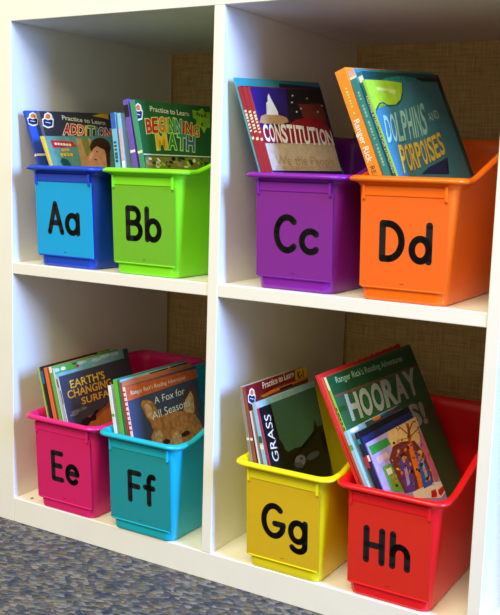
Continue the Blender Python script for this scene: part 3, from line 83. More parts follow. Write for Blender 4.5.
'H4':[["poly","","green_dark_ink",2,[[0.0,0.27317],[0.2185,0.26777],[0.21832,0.24373],[0.00081,0.24886]]],["poly","","brown_ink",3,[[0.00132,0.24959],[0.21832,0.24373],[0.21799,0.24082],[0.0006,0.24635]]],["text","title_lettering",["pale_green_ink"],3,"Ranger Rick's Reading Adventures",[[0.01604,0.26166],[0.16738,-0.00579],[0.00027,0.00767]],0.0],["text","title_lettering",["silver_ink"],4,"H",[[0.01979,0.21452],[0.02295,-0.00165],[0.00354,0.02946]],0.04],["text","title_lettering",["silver_ink"],4,"O",[[0.04719,0.21259],[0.02375,-0.00129],[0.00493,0.03056]],0.04],["text","title_lettering",["silver_ink"],4,"O",[[0.07555,0.21109],[0.02456,-0.00093],[0.00583,0.03127]],0.04],["text","title_lettering",["silver_ink"],4,"R",[[0.10486,0.21002],[0.02536,-0.00057],[0.00622,0.03159]],0.04],["text","title_lettering",["silver_ink"],4,"A",[[0.13512,0.20938],[0.02616,-0.00021],[0.00612,0.03151]],0.04],["text","title_lettering",["silver_ink"],4,"Y",[[0.16634,0.20916],[0.02697,0.00015],[0.00552,0.03104]],0.04],["text","title_lettering",["silver_ink"],4,"S!",[[0.14819,0.17249],[0.03708,-0.00403],[0.00287,0.02636]],0.04],["poly","illustration","leaf_dark_ink",1,[[0.0,0.16999],[0.0,0.17252],[0.0,0.17591],[0.0,0.17891],[0.0,0.18036],[0.00445,0.17972],[0.00988,0.17719],[0.01202,0.17375],[0.01004,0.17072],[0.00472,0.16929]]],["poly","illustration","leaf_dark_ink",1,[[0.08644,0.15471],[0.08131,0.15514],[0.07483,0.15819],[0.06946,0.16267],[0.06722,0.16689],[0.06894,0.16925],[0.07398,0.16887],[0.08046,0.16587],[0.08591,0.16136],[0.0882,0.15709]]],["poly","illustration","leaf_dark_ink",1,[[0.0,0.19164],[0.0,0.19323],[0.0,0.19394],[0.0,0.1935],[0.0,0.19205],[0.0,0.19016],[0.0,0.18855],[0.0,0.18786],[0.0,0.18833],[0.0,0.18978]]],["poly","illustration","leaf_dark_ink",1,[[0.02774,0.20011],[0.02466,0.20292],[0.02526,0.20645],[0.02932,0.20936],[0.03533,0.21054],[0.04101,0.20953],[0.04416,0.20669],[0.04354,0.20311],[0.0394,0.2002],[0.03336,0.19906]]],["poly","illustration","leaf_dark_ink",1,[[0.10667,0.19344],[0.10221,0.19454],[0.09866,0.19767],[0.09737,0.20164],[0.09882,0.20495],[0.10246,0.20634],[0.10693,0.20528],[0.11052,0.20215],[0.11182,0.19814],[0.11035,0.19481]]],["poly","illustration","leaf_dark_ink",1,[[0.0359,0.21939],[0.02809,0.21933],[0.01891,0.22291],[0.01187,0.22874],[0.00955,0.2346],[0.01282,0.23832],[0.02047,0.23849],[0.02968,0.235],[0.0369,0.22912],[0.0393,0.22314]]],["poly","illustration","leaf_dark_ink",1,[[0.01591,0.22695],[0.01058,0.22495],[0.00172,0.22541],[0.0,0.2281],[0.0,0.23199],[0.0,0.23561],[0.0,0.23762],[0.00067,0.23724],[0.00972,0.23459],[0.01558,0.23064]]],["poly","illustration","leaf_dark_ink",1,[[0.1009,0.22455],[0.10569,0.22683],[0.11447,0.22704],[0.12394,0.22507],[0.13046,0.22165],[0.13144,0.2181],[0.12648,0.21581],[0.11757,0.21567],[0.10817,0.21768],[0.10185,0.22107]]],["poly","illustration","leaf_dark_ink",1,[[0.0286,0.17271],[0.02285,0.17053],[0.01271,0.17115],[0.00215,0.17426],[0.0,0.17865],[0.0,0.18269],[0.0,0.18487],[0.00971,0.18436],[0.0204,0.18131],[0.02766,0.17684]]],["poly","illustration","leaf_dark_ink",1,[[0.03288,0.14881],[0.02873,0.15198],[0.02855,0.156],[0.03241,0.15937],[0.03889,0.16082],[0.04553,0.15976],[0.04978,0.15658],[0.04996,0.1525],[0.046,0.14911],[0.03946,0.14771]]],["poly","illustration","leaf_dark_ink",1,[[0.13246,0.1708],[0.12891,0.17031],[0.12418,0.17134],[0.12009,0.17346],[0.11816,0.17589],[0.11914,0.17769],[0.12264,0.17818],[0.12736,0.17718],[0.1315,0.17505],[0.13345,0.17261]]],["poly","illustration","leaf_dark_ink",1,[[0.0,0.1605],[0.0,0.16389],[0.0,0.16839],[0.0,0.17232],[0.00323,0.17419],[0.00981,0.17325],[0.01323,0.16983],[0.01215,0.16525],[0.007,0.1613],[0.0,0.1595]]],["poly","illustration","leaf_dark_ink",1,[[0.05905,0.15712],[0.06169,0.16086],[0.07112,0.16332],[0.08393,0.16353],[0.09525,0.16138],[0.10061,0.15765],[0.09782,0.15382],[0.08803,0.15139],[0.07516,0.15128],[0.06415,0.15347]]],["poly","illustration","leaf_dark_ink",1,[[0.0,0.21615],[0.0,0.21893],[0.00092,0.22096],[0.00544,0.22148],[0.00992,0.22026],[0.01264,0.21777],[0.01254,0.21496],[0.00965,0.21292],[0.00511,0.21244],[0.00066,0.21367]]],["poly","illustration","leaf_dark_ink",1,[[0.0,0.22992],[0.0,0.23211],[0.00157,0.23401],[0.00863,0.23489],[0.01501,0.23441],[0.01821,0.23273],[0.01697,0.23051],[0.01179,0.2286],[0.0047,0.22775],[0.0,0.22826]]],["poly","illustration","leaf_dark_ink",1,[[0.02264,0.187],[0.02614,0.18926],[0.03358,0.18982],[0.04217,0.18844],[0.04862,0.18562],[0.05038,0.18244],[0.04674,0.18016],[0.03917,0.17965],[0.03062,0.18108],[0.02434,0.18388]]],["poly","illustration","leaf_dark_ink",1,[[0.20445,0.18577],[0.19768,0.1856],[0.18672,0.18863],[0.17582,0.19366],[0.16906,0.19875],[0.16892,0.20202],[0.17544,0.20226],[0.18625,0.19934],[0.19731,0.19432],[0.2043,0.18912]]],["poly","illustration","leaf_dark_ink",1,[[0.06838,0.18684],[0.06289,0.18588],[0.05218,0.18746],[0.04045,0.19093],[0.03214,0.19494],[0.03027,0.198],[0.03551,0.19898],[0.04599,0.1975],[0.05781,0.19408],[0.06642,0.18999]]]],
'H5':[["poly","","pale_blue_ink",1,[[0.0,0.20786],[0.1335,0.20796],[0.1335,0.1796],[0.0,0.1463]]],["poly","illustration","slate_ink",2,[[0.04035,0.20766],[0.1335,0.20796],[0.1335,0.20257],[0.04274,0.19967]]],["poly","illustration","red_ink",3,[[0.11752,0.20796],[0.11702,0.20796],[0.1151,0.20712],[0.11205,0.20644],[0.10834,0.20617],[0.10456,0.20635],[0.10126,0.20696],[0.09895,0.20789],[0.09796,0.20796],[0.09845,0.20796],[0.10033,0.20796],[0.10333,0.20796],[0.10701,0.20796],[0.11081,0.20796],[0.11415,0.20796],[0.11651,0.20796]]],["poly","illustration","orange_ink",3,[[0.08023,0.20685],[0.07965,0.20572],[0.07748,0.20475],[0.07408,0.20408],[0.06998,0.20382],[0.06581,0.204],[0.06219,0.20459],[0.05967,0.2055],[0.05861,0.20659],[0.05918,0.2077],[0.06129,0.20796],[0.06462,0.20796],[0.0687,0.20796],[0.07289,0.20796],[0.07657,0.20796],[0.07915,0.20796]]],["poly","illustration","blue_ink",4,[[0.09432,0.20716],[0.09395,0.20635],[0.09254,0.20565],[0.09032,0.20516],[0.08762,0.20498],[0.08486,0.2051],[0.08246,0.20553],[0.08078,0.20619],[0.08006,0.20698],[0.08042,0.20779],[0.0818,0.20796],[0.084,0.20796],[0.08669,0.20796],[0.08945,0.20796],[0.09188,0.20796],[0.09359,0.20796]]],["poly","illustration","cream_ink",2,[[0.02464,0.20602],[0.02414,0.20478],[0.02217,0.20372],[0.01906,0.20299],[0.01527,0.20271],[0.0114,0.20291],[0.00804,0.20357],[0.00568,0.20457],[0.00466,0.20577],[0.00515,0.20699],[0.00707,0.20796],[0.01013,0.20796],[0.01389,0.20796],[0.01777,0.20796],[0.02119,0.20796],[0.0236,0.20723]]]],
'H6':[],
'H7':[["poly","","navy_ink",1,[[0.0,0.18171],[0.126,0.18291],[0.126,0.17845],[0.0,0.1763]]]],
'H8':[["poly","","lilac_ink",1,[[0.0,0.17147],[0.128,0.17147],[0.128,0.09284],[0.128,0.06885],[0.0567,0.0893],[0.0,0.11591]]],["poly","illustration","tan_light_ink",2,[[0.05166,0.17147],[0.10829,0.17147],[0.128,0.17147],[0.128,0.16662],[0.12348,0.14403],[0.10114,0.13913],[0.04704,0.15136]]],["poly","illustration","pink_ink",2,[[0.12494,0.15969],[0.128,0.13604],[0.128,0.09032],[0.11437,0.08628],[0.1094,0.12887]]],["poly","title_panel","green_ink",2,[[0.00181,0.16717],[0.04617,0.16588],[0.04944,0.15676],[0.00308,0.15592]]],["poly","illustration","pinkish_ink",2,[[0.00834,0.15145],[0.03516,0.15173],[0.03569,0.14466],[0.0089,0.14303]]],["poly","illustration","leaf_ink",2,[[0.01324,0.13878],[0.03889,0.1371],[0.03715,0.10015],[0.01387,0.10913]]],["poly","illustration","cream_ink",3,[[0.01954,0.13393],[0.03113,0.13341],[0.0303,0.12619],[0.01969,0.12647]]],["poly","illustration","brown_red_ink",3,[[0.0334,0.14172],[0.05152,0.15313],[0.07345,0.15313],[0.08555,0.14821],[0.10373,0.14629],[0.11321,0.12936],[0.11414,0.10215],[0.10957,0.08717],[0.06576,0.09245],[0.03865,0.09817],[0.03633,0.11686]]],["poly","illustration","violet_ink",4,[[0.04942,0.13095],[0.06239,0.13933],[0.07169,0.13509],[0.07064,0.10619],[0.0632,0.09327],[0.04457,0.09776],[0.04332,0.11168]]],["poly","illustration","blue_ink",4,[[0.09529,0.13607],[0.10505,0.13013],[0.10927,0.10048],[0.10577,0.08837],[0.08334,0.08988],[0.08515,0.10788]]],["poly","illustration","orange_ink",5,[[0.08452,0.14693],[0.09514,0.14553],[0.09078,0.11862],[0.08277,0.09315],[0.07292,0.09321],[0.07817,0.11928]]],["poly","illustration","rust_ink",4,[[0.08821,0.14747],[0.09568,0.14538],[0.10611,0.16848],[0.10155,0.16967]]],["poly","illustration","rust_ink",4,[[0.09337,0.15702],[0.09766,0.15585],[0.0816,0.17147],[0.07907,0.17147]]],["poly","illustration","rust_ink",4,[[0.09705,0.16075],[0.10137,0.15959],[0.11994,0.16807],[0.11728,0.16876]]],["poly","illustration","rust_ink",4,[[0.09808,0.16363],[0.10132,0.16276],[0.0994,0.17147],[0.09746,0.17147]]],["poly","illustration","rust_ink",4,[[0.09225,0.15324],[0.09654,0.15206],[0.12409,0.1567],[0.12141,0.15741]]],["poly","illustration","rust_ink",4,[[0.08153,0.1696],[0.0847,0.16876],[0.07468,0.16675],[0.0728,0.16726]]],["poly","illustration","rust_ink",4,[[0.11063,0.1571],[0.11393,0.15622],[0.12328,0.1505],[0.12128,0.15104]]],["poly","illustration","rust_ink",4,[[0.08704,0.15404],[0.09237,0.15258],[0.06566,0.15684],[0.06257,0.15769]]],["poly","illustration","dark_red_ink",5,[[0.08996,0.17147],[0.08877,0.17147],[0.08696,0.17147],[0.08558,0.17147],[0.08543,0.17147],[0.08661,0.17147],[0.08843,0.17147],[0.08981,0.17147]]],["poly","illustration","dark_red_ink",5,[[0.10671,0.17147],[0.1055,0.17147],[0.10364,0.17147],[0.10223,0.17147],[0.10208,0.17147],[0.10329,0.17147],[0.10515,0.17147],[0.10657,0.17147]]],["poly","illustration","dark_red_ink",5,[[0.12288,0.16602],[0.12164,0.16554],[0.11974,0.1657],[0.1183,0.16641],[0.11815,0.16725],[0.11939,0.16773],[0.12129,0.16757],[0.12273,0.16686]]],["poly","illustration","dark_red_ink",5,[[0.12622,0.15774],[0.12498,0.15727],[0.12307,0.15744],[0.12162,0.15816],[0.12148,0.159],[0.12272,0.15948],[0.12462,0.15931],[0.12607,0.15859]]],["poly","illustration","dark_red_ink",5,[[0.07643,0.16939],[0.07527,0.16892],[0.07349,0.16908],[0.07213,0.16976],[0.07199,0.17058],[0.07315,0.17105],[0.07493,0.17089],[0.07629,0.17021]]],["poly","illustration","skin_ink",5,[[0.0625,0.13868],[0.07051,0.13759],[0.07079,0.1332],[0.06406,0.13118],[0.05892,0.13422]]],["poly","illustration","hair_ink",6,[[0.06085,0.13977],[0.06902,0.14049],[0.07374,0.13604],[0.0716,0.13419],[0.06764,0.13719],[0.06091,0.1367]]],["poly","illustration","skin_ink",5,[[0.10072,0.13137],[0.10808,0.13052],[0.10836,0.12601],[0.10201,0.12407],[0.09735,0.12732]]],["poly","illustration","gold_ink",6,[[0.09952,0.13234],[0.10651,0.1335],[0.11135,0.12958],[0.10812,0.12734],[0.10396,0.13044]]],["poly","illustration","lilac_ink",5,[[0.05756,0.12547],[0.06397,0.12477],[0.05744,0.10422],[0.04943,0.10373]]],["poly","illustration","sky_ink",5,[[0.0998,0.12063],[0.10476,0.12012],[0.10227,0.09949],[0.09522,0.09918]]],["poly","illustration","skin_ink",6,[[0.06199,0.14404],[0.06037,0.14298],[0.05813,0.14268],[0.05613,0.14325],[0.05512,0.14449],[0.05549,0.14591],[0.05709,0.14697],[0.05933,0.14728],[0.06134,0.14671],[0.06236,0.14547]]],["poly","illustration","skin_ink",6,[[0.06579,0.13067],[0.06417,0.12962],[0.06192,0.12934],[0.05991,0.12993],[0.0589,0.13118],[0.05927,0.13259],[0.06088,0.13364],[0.06313,0.13393],[0.06515,0.13334],[0.06617,0.13209]]],["poly","illustration","skin_ink",6,[[0.07571,0.12311],[0.07406,0.12206],[0.07178,0.12179],[0.06974,0.1224],[0.06872,0.12366],[0.06909,0.12508],[0.07073,0.12613],[0.07301,0.12641],[0.07505,0.1258],[0.07609,0.12454]]],["poly","illustration","skin_ink",6,[[0.10212,0.1231],[0.1004,0.12203],[0.09804,0.12175],[0.09592,0.12238],[0.09486,0.12366],[0.09526,0.12511],[0.09696,0.12617],[0.09932,0.12645],[0.10145,0.12584],[0.10252,0.12455]]],["poly","illustration","skin_ink",6,[[0.104,0.10524],[0.10228,0.1042],[0.09991,0.10395],[0.0978,0.1046],[0.09673,0.10589],[0.09713,0.10733],[0.09883,0.10838],[0.1012,0.10863],[0.10332,0.10799],[0.1044,0.10669]]],["poly","illustration","skin_ink",6,[[0.0625,0.11483],[0.06089,0.1138],[0.05865,0.11355],[0.05665,0.11416],[0.05564,0.11541],[0.05601,0.11682],[0.05762,0.11784],[0.05985,0.1181],[0.06186,0.11749],[0.06287,0.11624]]],["poly","illustration","dark_ink",5,[[0.06047,0.13616],[0.05817,0.13552],[0.05575,0.13568],[0.05414,0.13656],[0.05394,0.13784],[0.05524,0.13902],[0.05753,0.13965],[0.05995,0.1395],[0.06158,0.13862],[0.06177,0.13734]]],["poly","illustration","dark_ink",5,[[0.06375,0.12295],[0.06144,0.12234],[0.05902,0.12251],[0.0574,0.12341],[0.05721,0.12469],[0.0585,0.12586],[0.06081,0.12647],[0.06324,0.1263],[0.06487,0.1254],[0.06506,0.12412]]],["poly","illustration","dark_ink",5,[[0.07355,0.11446],[0.0712,0.11386],[0.06875,0.11405],[0.06711,0.11497],[0.06691,0.11625],[0.06823,0.11742],[0.07056,0.11802],[0.07303,0.11783],[0.07468,0.11692],[0.07487,0.11563]]],["poly","illustration","dark_ink",5,[[0.10157,0.11471],[0.09913,0.1141],[0.09657,0.1143],[0.09487,0.11523],[0.09467,0.11654],[0.09604,0.11773],[0.09847,0.11835],[0.10103,0.11816],[0.10275,0.11722],[0.10295,0.11591]]],["poly","illustration","dark_ink",5,[[0.10236,0.09721],[0.09993,0.09663],[0.09737,0.09686],[0.09567,0.09781],[0.09547,0.09912],[0.09684,0.10029],[0.09927,0.10088],[0.10183,0.10065],[0.10355,0.0997],[0.10375,0.09839]]],["poly","illustration","cream_ink",3,[[0.0556,0.0942],[0.07913,0.09277],[0.10454,0.09095],[0.12759,0.0853],[0.128,0.07067],[0.11245,0.068],[0.05473,0.08692]]],["poly","illustration","red_ink",5,[[0.09611,0.08269],[0.10857,0.0812],[0.10753,0.07839],[0.09979,0.07901],[0.10758,0.07524],[0.10374,0.07242],[0.09135,0.07554],[0.09301,0.07748],[0.09983,0.07588],[0.09467,0.07942]]],["poly","illustration","red_ink",5,[[0.11338,0.07871],[0.12768,0.07891],[0.128,0.07304],[0.11459,0.07045],[0.11084,0.07418]]],["poly","illustration","gold_ink",6,[[0.03983,0.1393],[0.03974,0.13828],[0.039,0.13787],[0.03803,0.13831],[0.03742,0.13933],[0.03751,0.14035],[0.03825,0.14076],[0.03921,0.14032]]],["poly","illustration","orange_ink",6,[[0.05472,0.1411],[0.05181,0.14033],[0.04998,0.14044],[0.0503,0.14135],[0.05257,0.14255],[0.05548,0.14333],[0.05733,0.14322],[0.05701,0.1423]]],["poly","illustration","gold_ink",6,[[0.03382,0.12763],[0.03247,0.12744],[0.03133,0.12776],[0.03107,0.12841],[0.03183,0.12901],[0.03317,0.1292],[0.03431,0.12888],[0.03458,0.12823]]],["poly","illustration","blue_ink",6,[[0.06785,0.10167],[0.06594,0.10038],[0.06357,0.10031],[0.06212,0.10151],[0.06243,0.10326],[0.06433,0.10455],[0.06671,0.10462],[0.06817,0.10343]]],["poly","illustration","dark_red_ink",6,[[0.10657,0.09923],[0.10622,0.09855],[0.10515,0.09833],[0.10399,0.09871],[0.10342,0.09945],[0.10377,0.10013],[0.10484,0.10035],[0.10599,0.09998]]],["poly","illustration","violet_ink",6,[[0.09564,0.14277],[0.09439,0.14208],[0.09174,0.14208],[0.08924,0.14278],[0.08835,0.14376],[0.08958,0.14445],[0.09223,0.14445],[0.09474,0.14376]]],["poly","illustration","skin_ink",6,[[0.09712,0.0954],[0.0963,0.09481],[0.09437,0.09476],[0.09247,0.09529],[0.0917,0.09607],[0.09251,0.09666],[0.09444,0.09671],[0.09635,0.09619]]],["poly","illustration","rust_ink",6,[[0.07246,0.12367],[0.07164,0.12194],[0.06995,0.12139],[0.06841,0.12233],[0.0679,0.12422],[0.06872,0.12594],[0.0704,0.1265],[0.07195,0.12556]]],["poly","illustration","black_ink",6,[[0.08922,0.11142],[0.08904,0.10941],[0.08777,0.10864],[0.08615,0.10956],[0.08514,0.11163],[0.08531,0.11364],[0.08658,0.11442],[0.0882,0.1135]]],["poly","illustration","blue_ink",6,[[0.06227,0.14676],[0.06098,0.14636],[0.05984,0.1465],[0.05952,0.1471],[0.0602,0.1478],[0.06149,0.1482],[0.06263,0.14806],[0.06295,0.14746]]],["poly","illustration","skin_ink",6,[[0.06935,0.15456],[0.0678,0.15298],[0.06558,0.15263],[0.06401,0.15371],[0.06398,0.15558],[0.06553,0.15716],[0.06775,0.15751],[0.06933,0.15644]]],["poly","illustration","skin_ink",6,[[0.03047,0.12411],[0.02999,0.12309],[0.02907,0.12277],[0.02825,0.12332],[0.028,0.12443],[0.02847,0.12545],[0.02939,0.12578],[0.03022,0.12523]]],["poly","illustration","gold_ink",6,[[0.07152,0.13336],[0.0699,0.13275],[0.06765,0.13302],[0.06607,0.134],[0.0661,0.13512],[0.06771,0.13573],[0.06997,0.13547],[0.07155,0.13449]]],["poly","illustration","gold_ink",6,[[0.02982,0.12166],[0.02832,0.12065],[0.02656,0.12059],[0.02555,0.12151],[0.02588,0.12286],[0.02737,0.12387],[0.02915,0.12394],[0.03016,0.12302]]],["poly","illustration","rust_ink",6,[[0.06524,0.11652],[0.06493,0.11576],[0.06389,0.11549],[0.06273,0.11588],[0.06213,0.11669],[0.06245,0.11746],[0.06348,0.11773],[0.06464,0.11734]]],["poly","illustration","gold_ink",6,[[0.06701,0.10112],[0.06636,0.10035],[0.0647,0.10016],[0.06298,0.10067],[0.06222,0.10157],[0.06286,0.10234],[0.06452,0.10253],[0.06624,0.10202]]],["poly","illustration","rust_ink",6,[[0.09498,0.13651],[0.09329,0.13633],[0.09125,0.13695],[0.09004,0.138],[0.09039,0.13887],[0.09207,0.13905],[0.09412,0.13844],[0.09533,0.13738]]],["poly","illustration","skin_ink",6,[[0.02943,0.12095],[0.02821,0.11954],[0.026,0.11924],[0.0241,0.12023],[0.02361,0.12193],[0.02482,0.12335],[0.02703,0.12365],[0.02894,0.12266]]],["poly","illustration","orange_ink",6,[[0.0323,0.11531],[0.03159,0.11354],[0.02933,0.11293],[0.02685,0.11385],[0.0256,0.11574],[0.0263,0.1175],[0.02855,0.11811],[0.03104,0.11721]]],["poly","illustration","orange_ink",6,[[0.10432,0.12267],[0.1024,0.12229],[0.10035,0.12276],[0.09939,0.1238],[0.10006,0.12481],[0.10199,0.12519],[0.10404,0.12472],[0.10501,0.12367]]],["poly","illustration","blue_ink",6,[[0.06036,0.10249],[0.05851,0.10114],[0.05704,0.10084],[0.05681,0.10175],[0.05795,0.10335],[0.0598,0.1047],[0.06128,0.10501],[0.06151,0.10409]]],["poly","illustration","blue_ink",6,[[0.03716,0.13507],[0.03477,0.13409],[0.03317,0.13401],[0.03329,0.13488],[0.03506,0.13618],[0.03745,0.13717],[0.03906,0.13725],[0.03894,0.13638]]],["poly","illustration","black_ink",6,[[0.09353,0.15445],[0.09167,0.15311],[0.09018,0.15279],[0.08991,0.15368],[0.09104,0.15525],[0.0929,0.1566],[0.0944,0.15692],[0.09467,0.15603]]],["poly","illustration","orange_ink",6,[[0.09728,0.14779],[0.09496,0.14677],[0.09296,0.14678],[0.09245,0.14781],[0.09372,0.14927],[0.09604,0.1503],[0.09805,0.15029],[0.09856,0.14925]]],["poly","illustration","orange_ink",6,[[0.08328,0.09952],[0.07997,0.09886],[0.07788,0.09912],[0.07821,0.10014],[0.08077,0.10134],[0.08409,0.102],[0.0862,0.10174],[0.08587,0.10072]]],["poly","illustration","skin_ink",6,[[0.11616,0.10437],[0.11529,0.10333],[0.11336,0.10309],[0.11151,0.1038],[0.11082,0.10504],[0.11168,0.10608],[0.1136,0.10632],[0.11546,0.10561]]],["poly","illustration","orange_ink",6,[[0.10118,0.10861],[0.09925,0.10764],[0.09676,0.10776],[0.09515,0.10891],[0.09537,0.1104],[0.09728,0.11137],[0.09977,0.11126],[0.10139,0.11011]]],["poly","illustration","skin_ink",6,[[0.10871,0.11976],[0.10695,0.11857],[0.10487,0.11846],[0.10367,0.11949],[0.10406,0.12106],[0.1058,0.12225],[0.10789,0.12236],[0.1091,0.12133]]],["poly","illustration","skin_ink",6,[[0.10582,0.0957],[0.10365,0.09425],[0.10158,0.09405],[0.10081,0.0952],[0.1018,0.09704],[0.10397,0.09848],[0.10605,0.09869],[0.10682,0.09753]]],["poly","illustration","dark_red_ink",6,[[0.06921,0.14924],[0.06794,0.14898],[0.0661,0.14937],[0.06477,0.15017],[0.06472,0.15092],[0.06599,0.15119],[0.06783,0.1508],[0.06916,0.15]]],["poly","illustration","dark_red_ink",6,[[0.10318,0.12686],[0.10105,0.12661],[0.09857,0.12735],[0.09718,0.12863],[0.09768,0.12971],[0.0998,0.12996],[0.10229,0.12923],[0.10369,0.12795]]],["poly","illustration","rust_ink",6,[[0.06887,0.1346],[0.06864,0.13317],[0.06757,0.13263],[0.06629,0.13327],[0.06554,0.13473],[0.06576,0.13615],[0.06683,0.1367],[0.06812,0.13606]]],["poly","illustration","violet_ink",6,[[0.11592,0.13676],[0.11269,0.13586],[0.1108,0.13586],[0.11132,0.13674],[0.11398,0.13801],[0.11721,0.13891],[0.11913,0.13892],[0.11859,0.13803]]],["poly","illustration","orange_ink",6,[[0.07731,0.14107],[0.07479,0.14017],[0.07233,0.14041],[0.07135,0.14166],[0.07244,0.14319],[0.07495,0.14409],[0.07742,0.14385],[0.07841,0.1426]]],["poly","illustration","gold_ink",6,[[0.04589,0.1265],[0.04427,0.12591],[0.04172,0.12623],[0.03973,0.12726],[0.03945,0.12841],[0.04106,0.129],[0.04361,0.12868],[0.04562,0.12765]]],["poly","illustration","rust_ink",6,[[0.08994,0.12778],[0.08847,0.12707],[0.0859,0.12722],[0.08373,0.12813],[0.08323,0.12927],[0.08469,0.12998],[0.08726,0.12984],[0.08944,0.12893]]],["poly","illustration","orange_ink",6,[[0.03522,0.12006],[0.03321,0.11874],[0.03157,0.1185],[0.03123,0.11949],[0.03241,0.12112],[0.03441,0.12244],[0.03606,0.12268],[0.0364,0.1217]]],["poly","illustration","rust_ink",6,[[0.05079,0.13114],[0.04958,0.13001],[0.04766,0.12982],[0.04615,0.13068],[0.04593,0.1321],[0.04713,0.13323],[0.04905,0.13343],[0.05057,0.13256]]],["poly","illustration","black_ink",6,[[0.08582,0.14247],[0.08551,0.14071],[0.08452,0.14004],[0.08345,0.14085],[0.08291,0.14266],[0.08323,0.14443],[0.08421,0.1451],[0.08529,0.14429]]],["poly","illustration","violet_ink",6,[[0.07453,0.14505],[0.07292,0.14485],[0.07068,0.14546],[0.06913,0.14651],[0.06916,0.1474],[0.07075,0.1476],[0.07299,0.147],[0.07456,0.14594]]],["poly","illustration","rust_ink",6,[[0.12393,0.12167],[0.1222,0.12146],[0.12079,0.12184],[0.12053,0.1226],[0.12156,0.12329],[0.12328,0.12351],[0.1247,0.12312],[0.12497,0.12236]]],["poly","illustration","gold_ink",6,[[0.04528,0.12557],[0.04436,0.12521],[0.04335,0.12532],[0.04285,0.12582],[0.04314,0.12644],[0.04406,0.1268],[0.04506,0.12669],[0.04557,0.12619]]],["poly","illustration","dark_red_ink",6,[[0.04865,0.1135],[0.04611,0.11306],[0.04424,0.11347],[0.04413,0.11448],[0.04584,0.11551],[0.04838,0.11595],[0.05026,0.11555],[0.05037,0.11454]]],["poly","illustration","violet_ink",6,[[0.04172,0.11791],[0.04073,0.11742],[0.03923,0.11752],[0.03809,0.11816],[0.03799,0.11896],[0.03897,0.11945],[0.04048,0.11935],[0.04161,0.11871]]],["poly","illustration","orange_ink",6,[[0.05093,0.12006],[0.04949,0.11882],[0.04729,0.11866],[0.04562,0.11967],[0.04545,0.12126],[0.04688,0.1225],[0.04908,0.12267],[0.05076,0.12166]]],["poly","illustration","black_ink",6,[[0.03068,0.11029],[0.02899,0.10997],[0.0269,0.1105],[0.02561,0.11158],[0.02588,0.11256],[0.02756,0.11288],[0.02966,0.11235],[0.03095,0.11128]]],["poly","illustration","skin_ink",6,[[0.09416,0.1192],[0.09123,0.11851],[0.0892,0.11875],[0.08924,0.11978],[0.09132,0.121],[0.09425,0.1217],[0.0963,0.12146],[0.09626,0.12043]]],["poly","illustration","blue_ink",6,[[0.09167,0.09553],[0.08953,0.09471],[0.08703,0.09499],[0.08561,0.0962],[0.08611,0.09764],[0.08823,0.09846],[0.09074,0.09819],[0.09217,0.09698]]],["poly","illustration","dark_red_ink",6,[[0.06186,0.15168],[0.06128,0.15044],[0.05931,0.14996],[0.05711,0.15051],[0.05597,0.15178],[0.05654,0.15302],[0.05851,0.1535],[0.06071,0.15295]]],["poly","illustration","rust_ink",6,[[0.11446,0.12157],[0.11221,0.12074],[0.10971,0.12101],[0.1084,0.1222],[0.10906,0.12363],[0.11129,0.12447],[0.1138,0.12421],[0.11512,0.12301]]],["poly","illustration","dark_red_ink",6,[[0.09707,0.13067],[0.09532,0.12987],[0.09313,0.13],[0.09178,0.131],[0.09206,0.13227],[0.09379,0.13308],[0.09598,0.13295],[0.09734,0.13195]]],["poly","illustration","dark_red_ink",6,[[0.06261,0.10274],[0.06115,0.10274],[0.05911,0.1035],[0.05769,0.10459],[0.05771,0.10536],[0.05917,0.10537],[0.0612,0.1046],[0.06263,0.10352]]],["poly","illustration","orange_ink",6,[[0.04837,0.12472],[0.04765,0.12413],[0.04626,0.12407],[0.04502,0.12457],[0.04465,0.12534],[0.04536,0.12593],[0.04675,0.12599],[0.048,0.12549]]],["poly","illustration","black_ink",6,[[0.08475,0.11369],[0.08299,0.11326],[0.08122,0.1136],[0.08047,0.11451],[0.08118,0.11546],[0.08293,0.1159],[0.08471,0.11556],[0.08546,0.11464]]],["poly","illustration","skin_ink",6,[[0.06784,0.11689],[0.06618,0.11587],[0.06467,0.11574],[0.06419,0.11658],[0.06502,0.1179],[0.06667,0.11893],[0.06819,0.11906],[0.06867,0.11822]]],["poly","illustration","black_ink",6,[[0.05898,0.15512],[0.05716,0.1547],[0.05493,0.15517],[0.05359,0.15625],[0.05392,0.15731],[0.05574,0.15773],[0.05797,0.15727],[0.05932,0.15618]]],["poly","illustration","dark_red_ink",6,[[0.07622,0.10573],[0.07506,0.10494],[0.07376,0.10486],[0.07309,0.10554],[0.07344,0.10659],[0.0746,0.10738],[0.0759,0.10745],[0.07657,0.10677]]],["poly","illustration","orange_ink",6,[[0.0987,0.12319],[0.09786,0.12225],[0.09573,0.12201],[0.09355,0.1226],[0.09261,0.12368],[0.09344,0.12462],[0.09557,0.12486],[0.09775,0.12427]]],["poly","illustration","violet_ink",6,[[0.05898,0.1385],[0.05843,0.13666],[0.05652,0.13598],[0.05437,0.13686],[0.05325,0.13876],[0.0538,0.14059],[0.0557,0.14128],[0.05785,0.14041]]],["poly","illustration","rust_ink",6,[[0.07763,0.1539],[0.07521,0.15335],[0.07344,0.15361],[0.07335,0.15454],[0.07499,0.15559],[0.07741,0.15614],[0.07919,0.15588],[0.07928,0.15495]]],["poly","illustration","skin_ink",6,[[0.08071,0.11498],[0.07881,0.11381],[0.07704,0.11368],[0.07642,0.11465],[0.07732,0.11616],[0.07921,0.11733],[0.08099,0.11747],[0.08161,0.11649]]]]}

scene=bpy.context.scene
COL=scene.collection
random.seed(4)
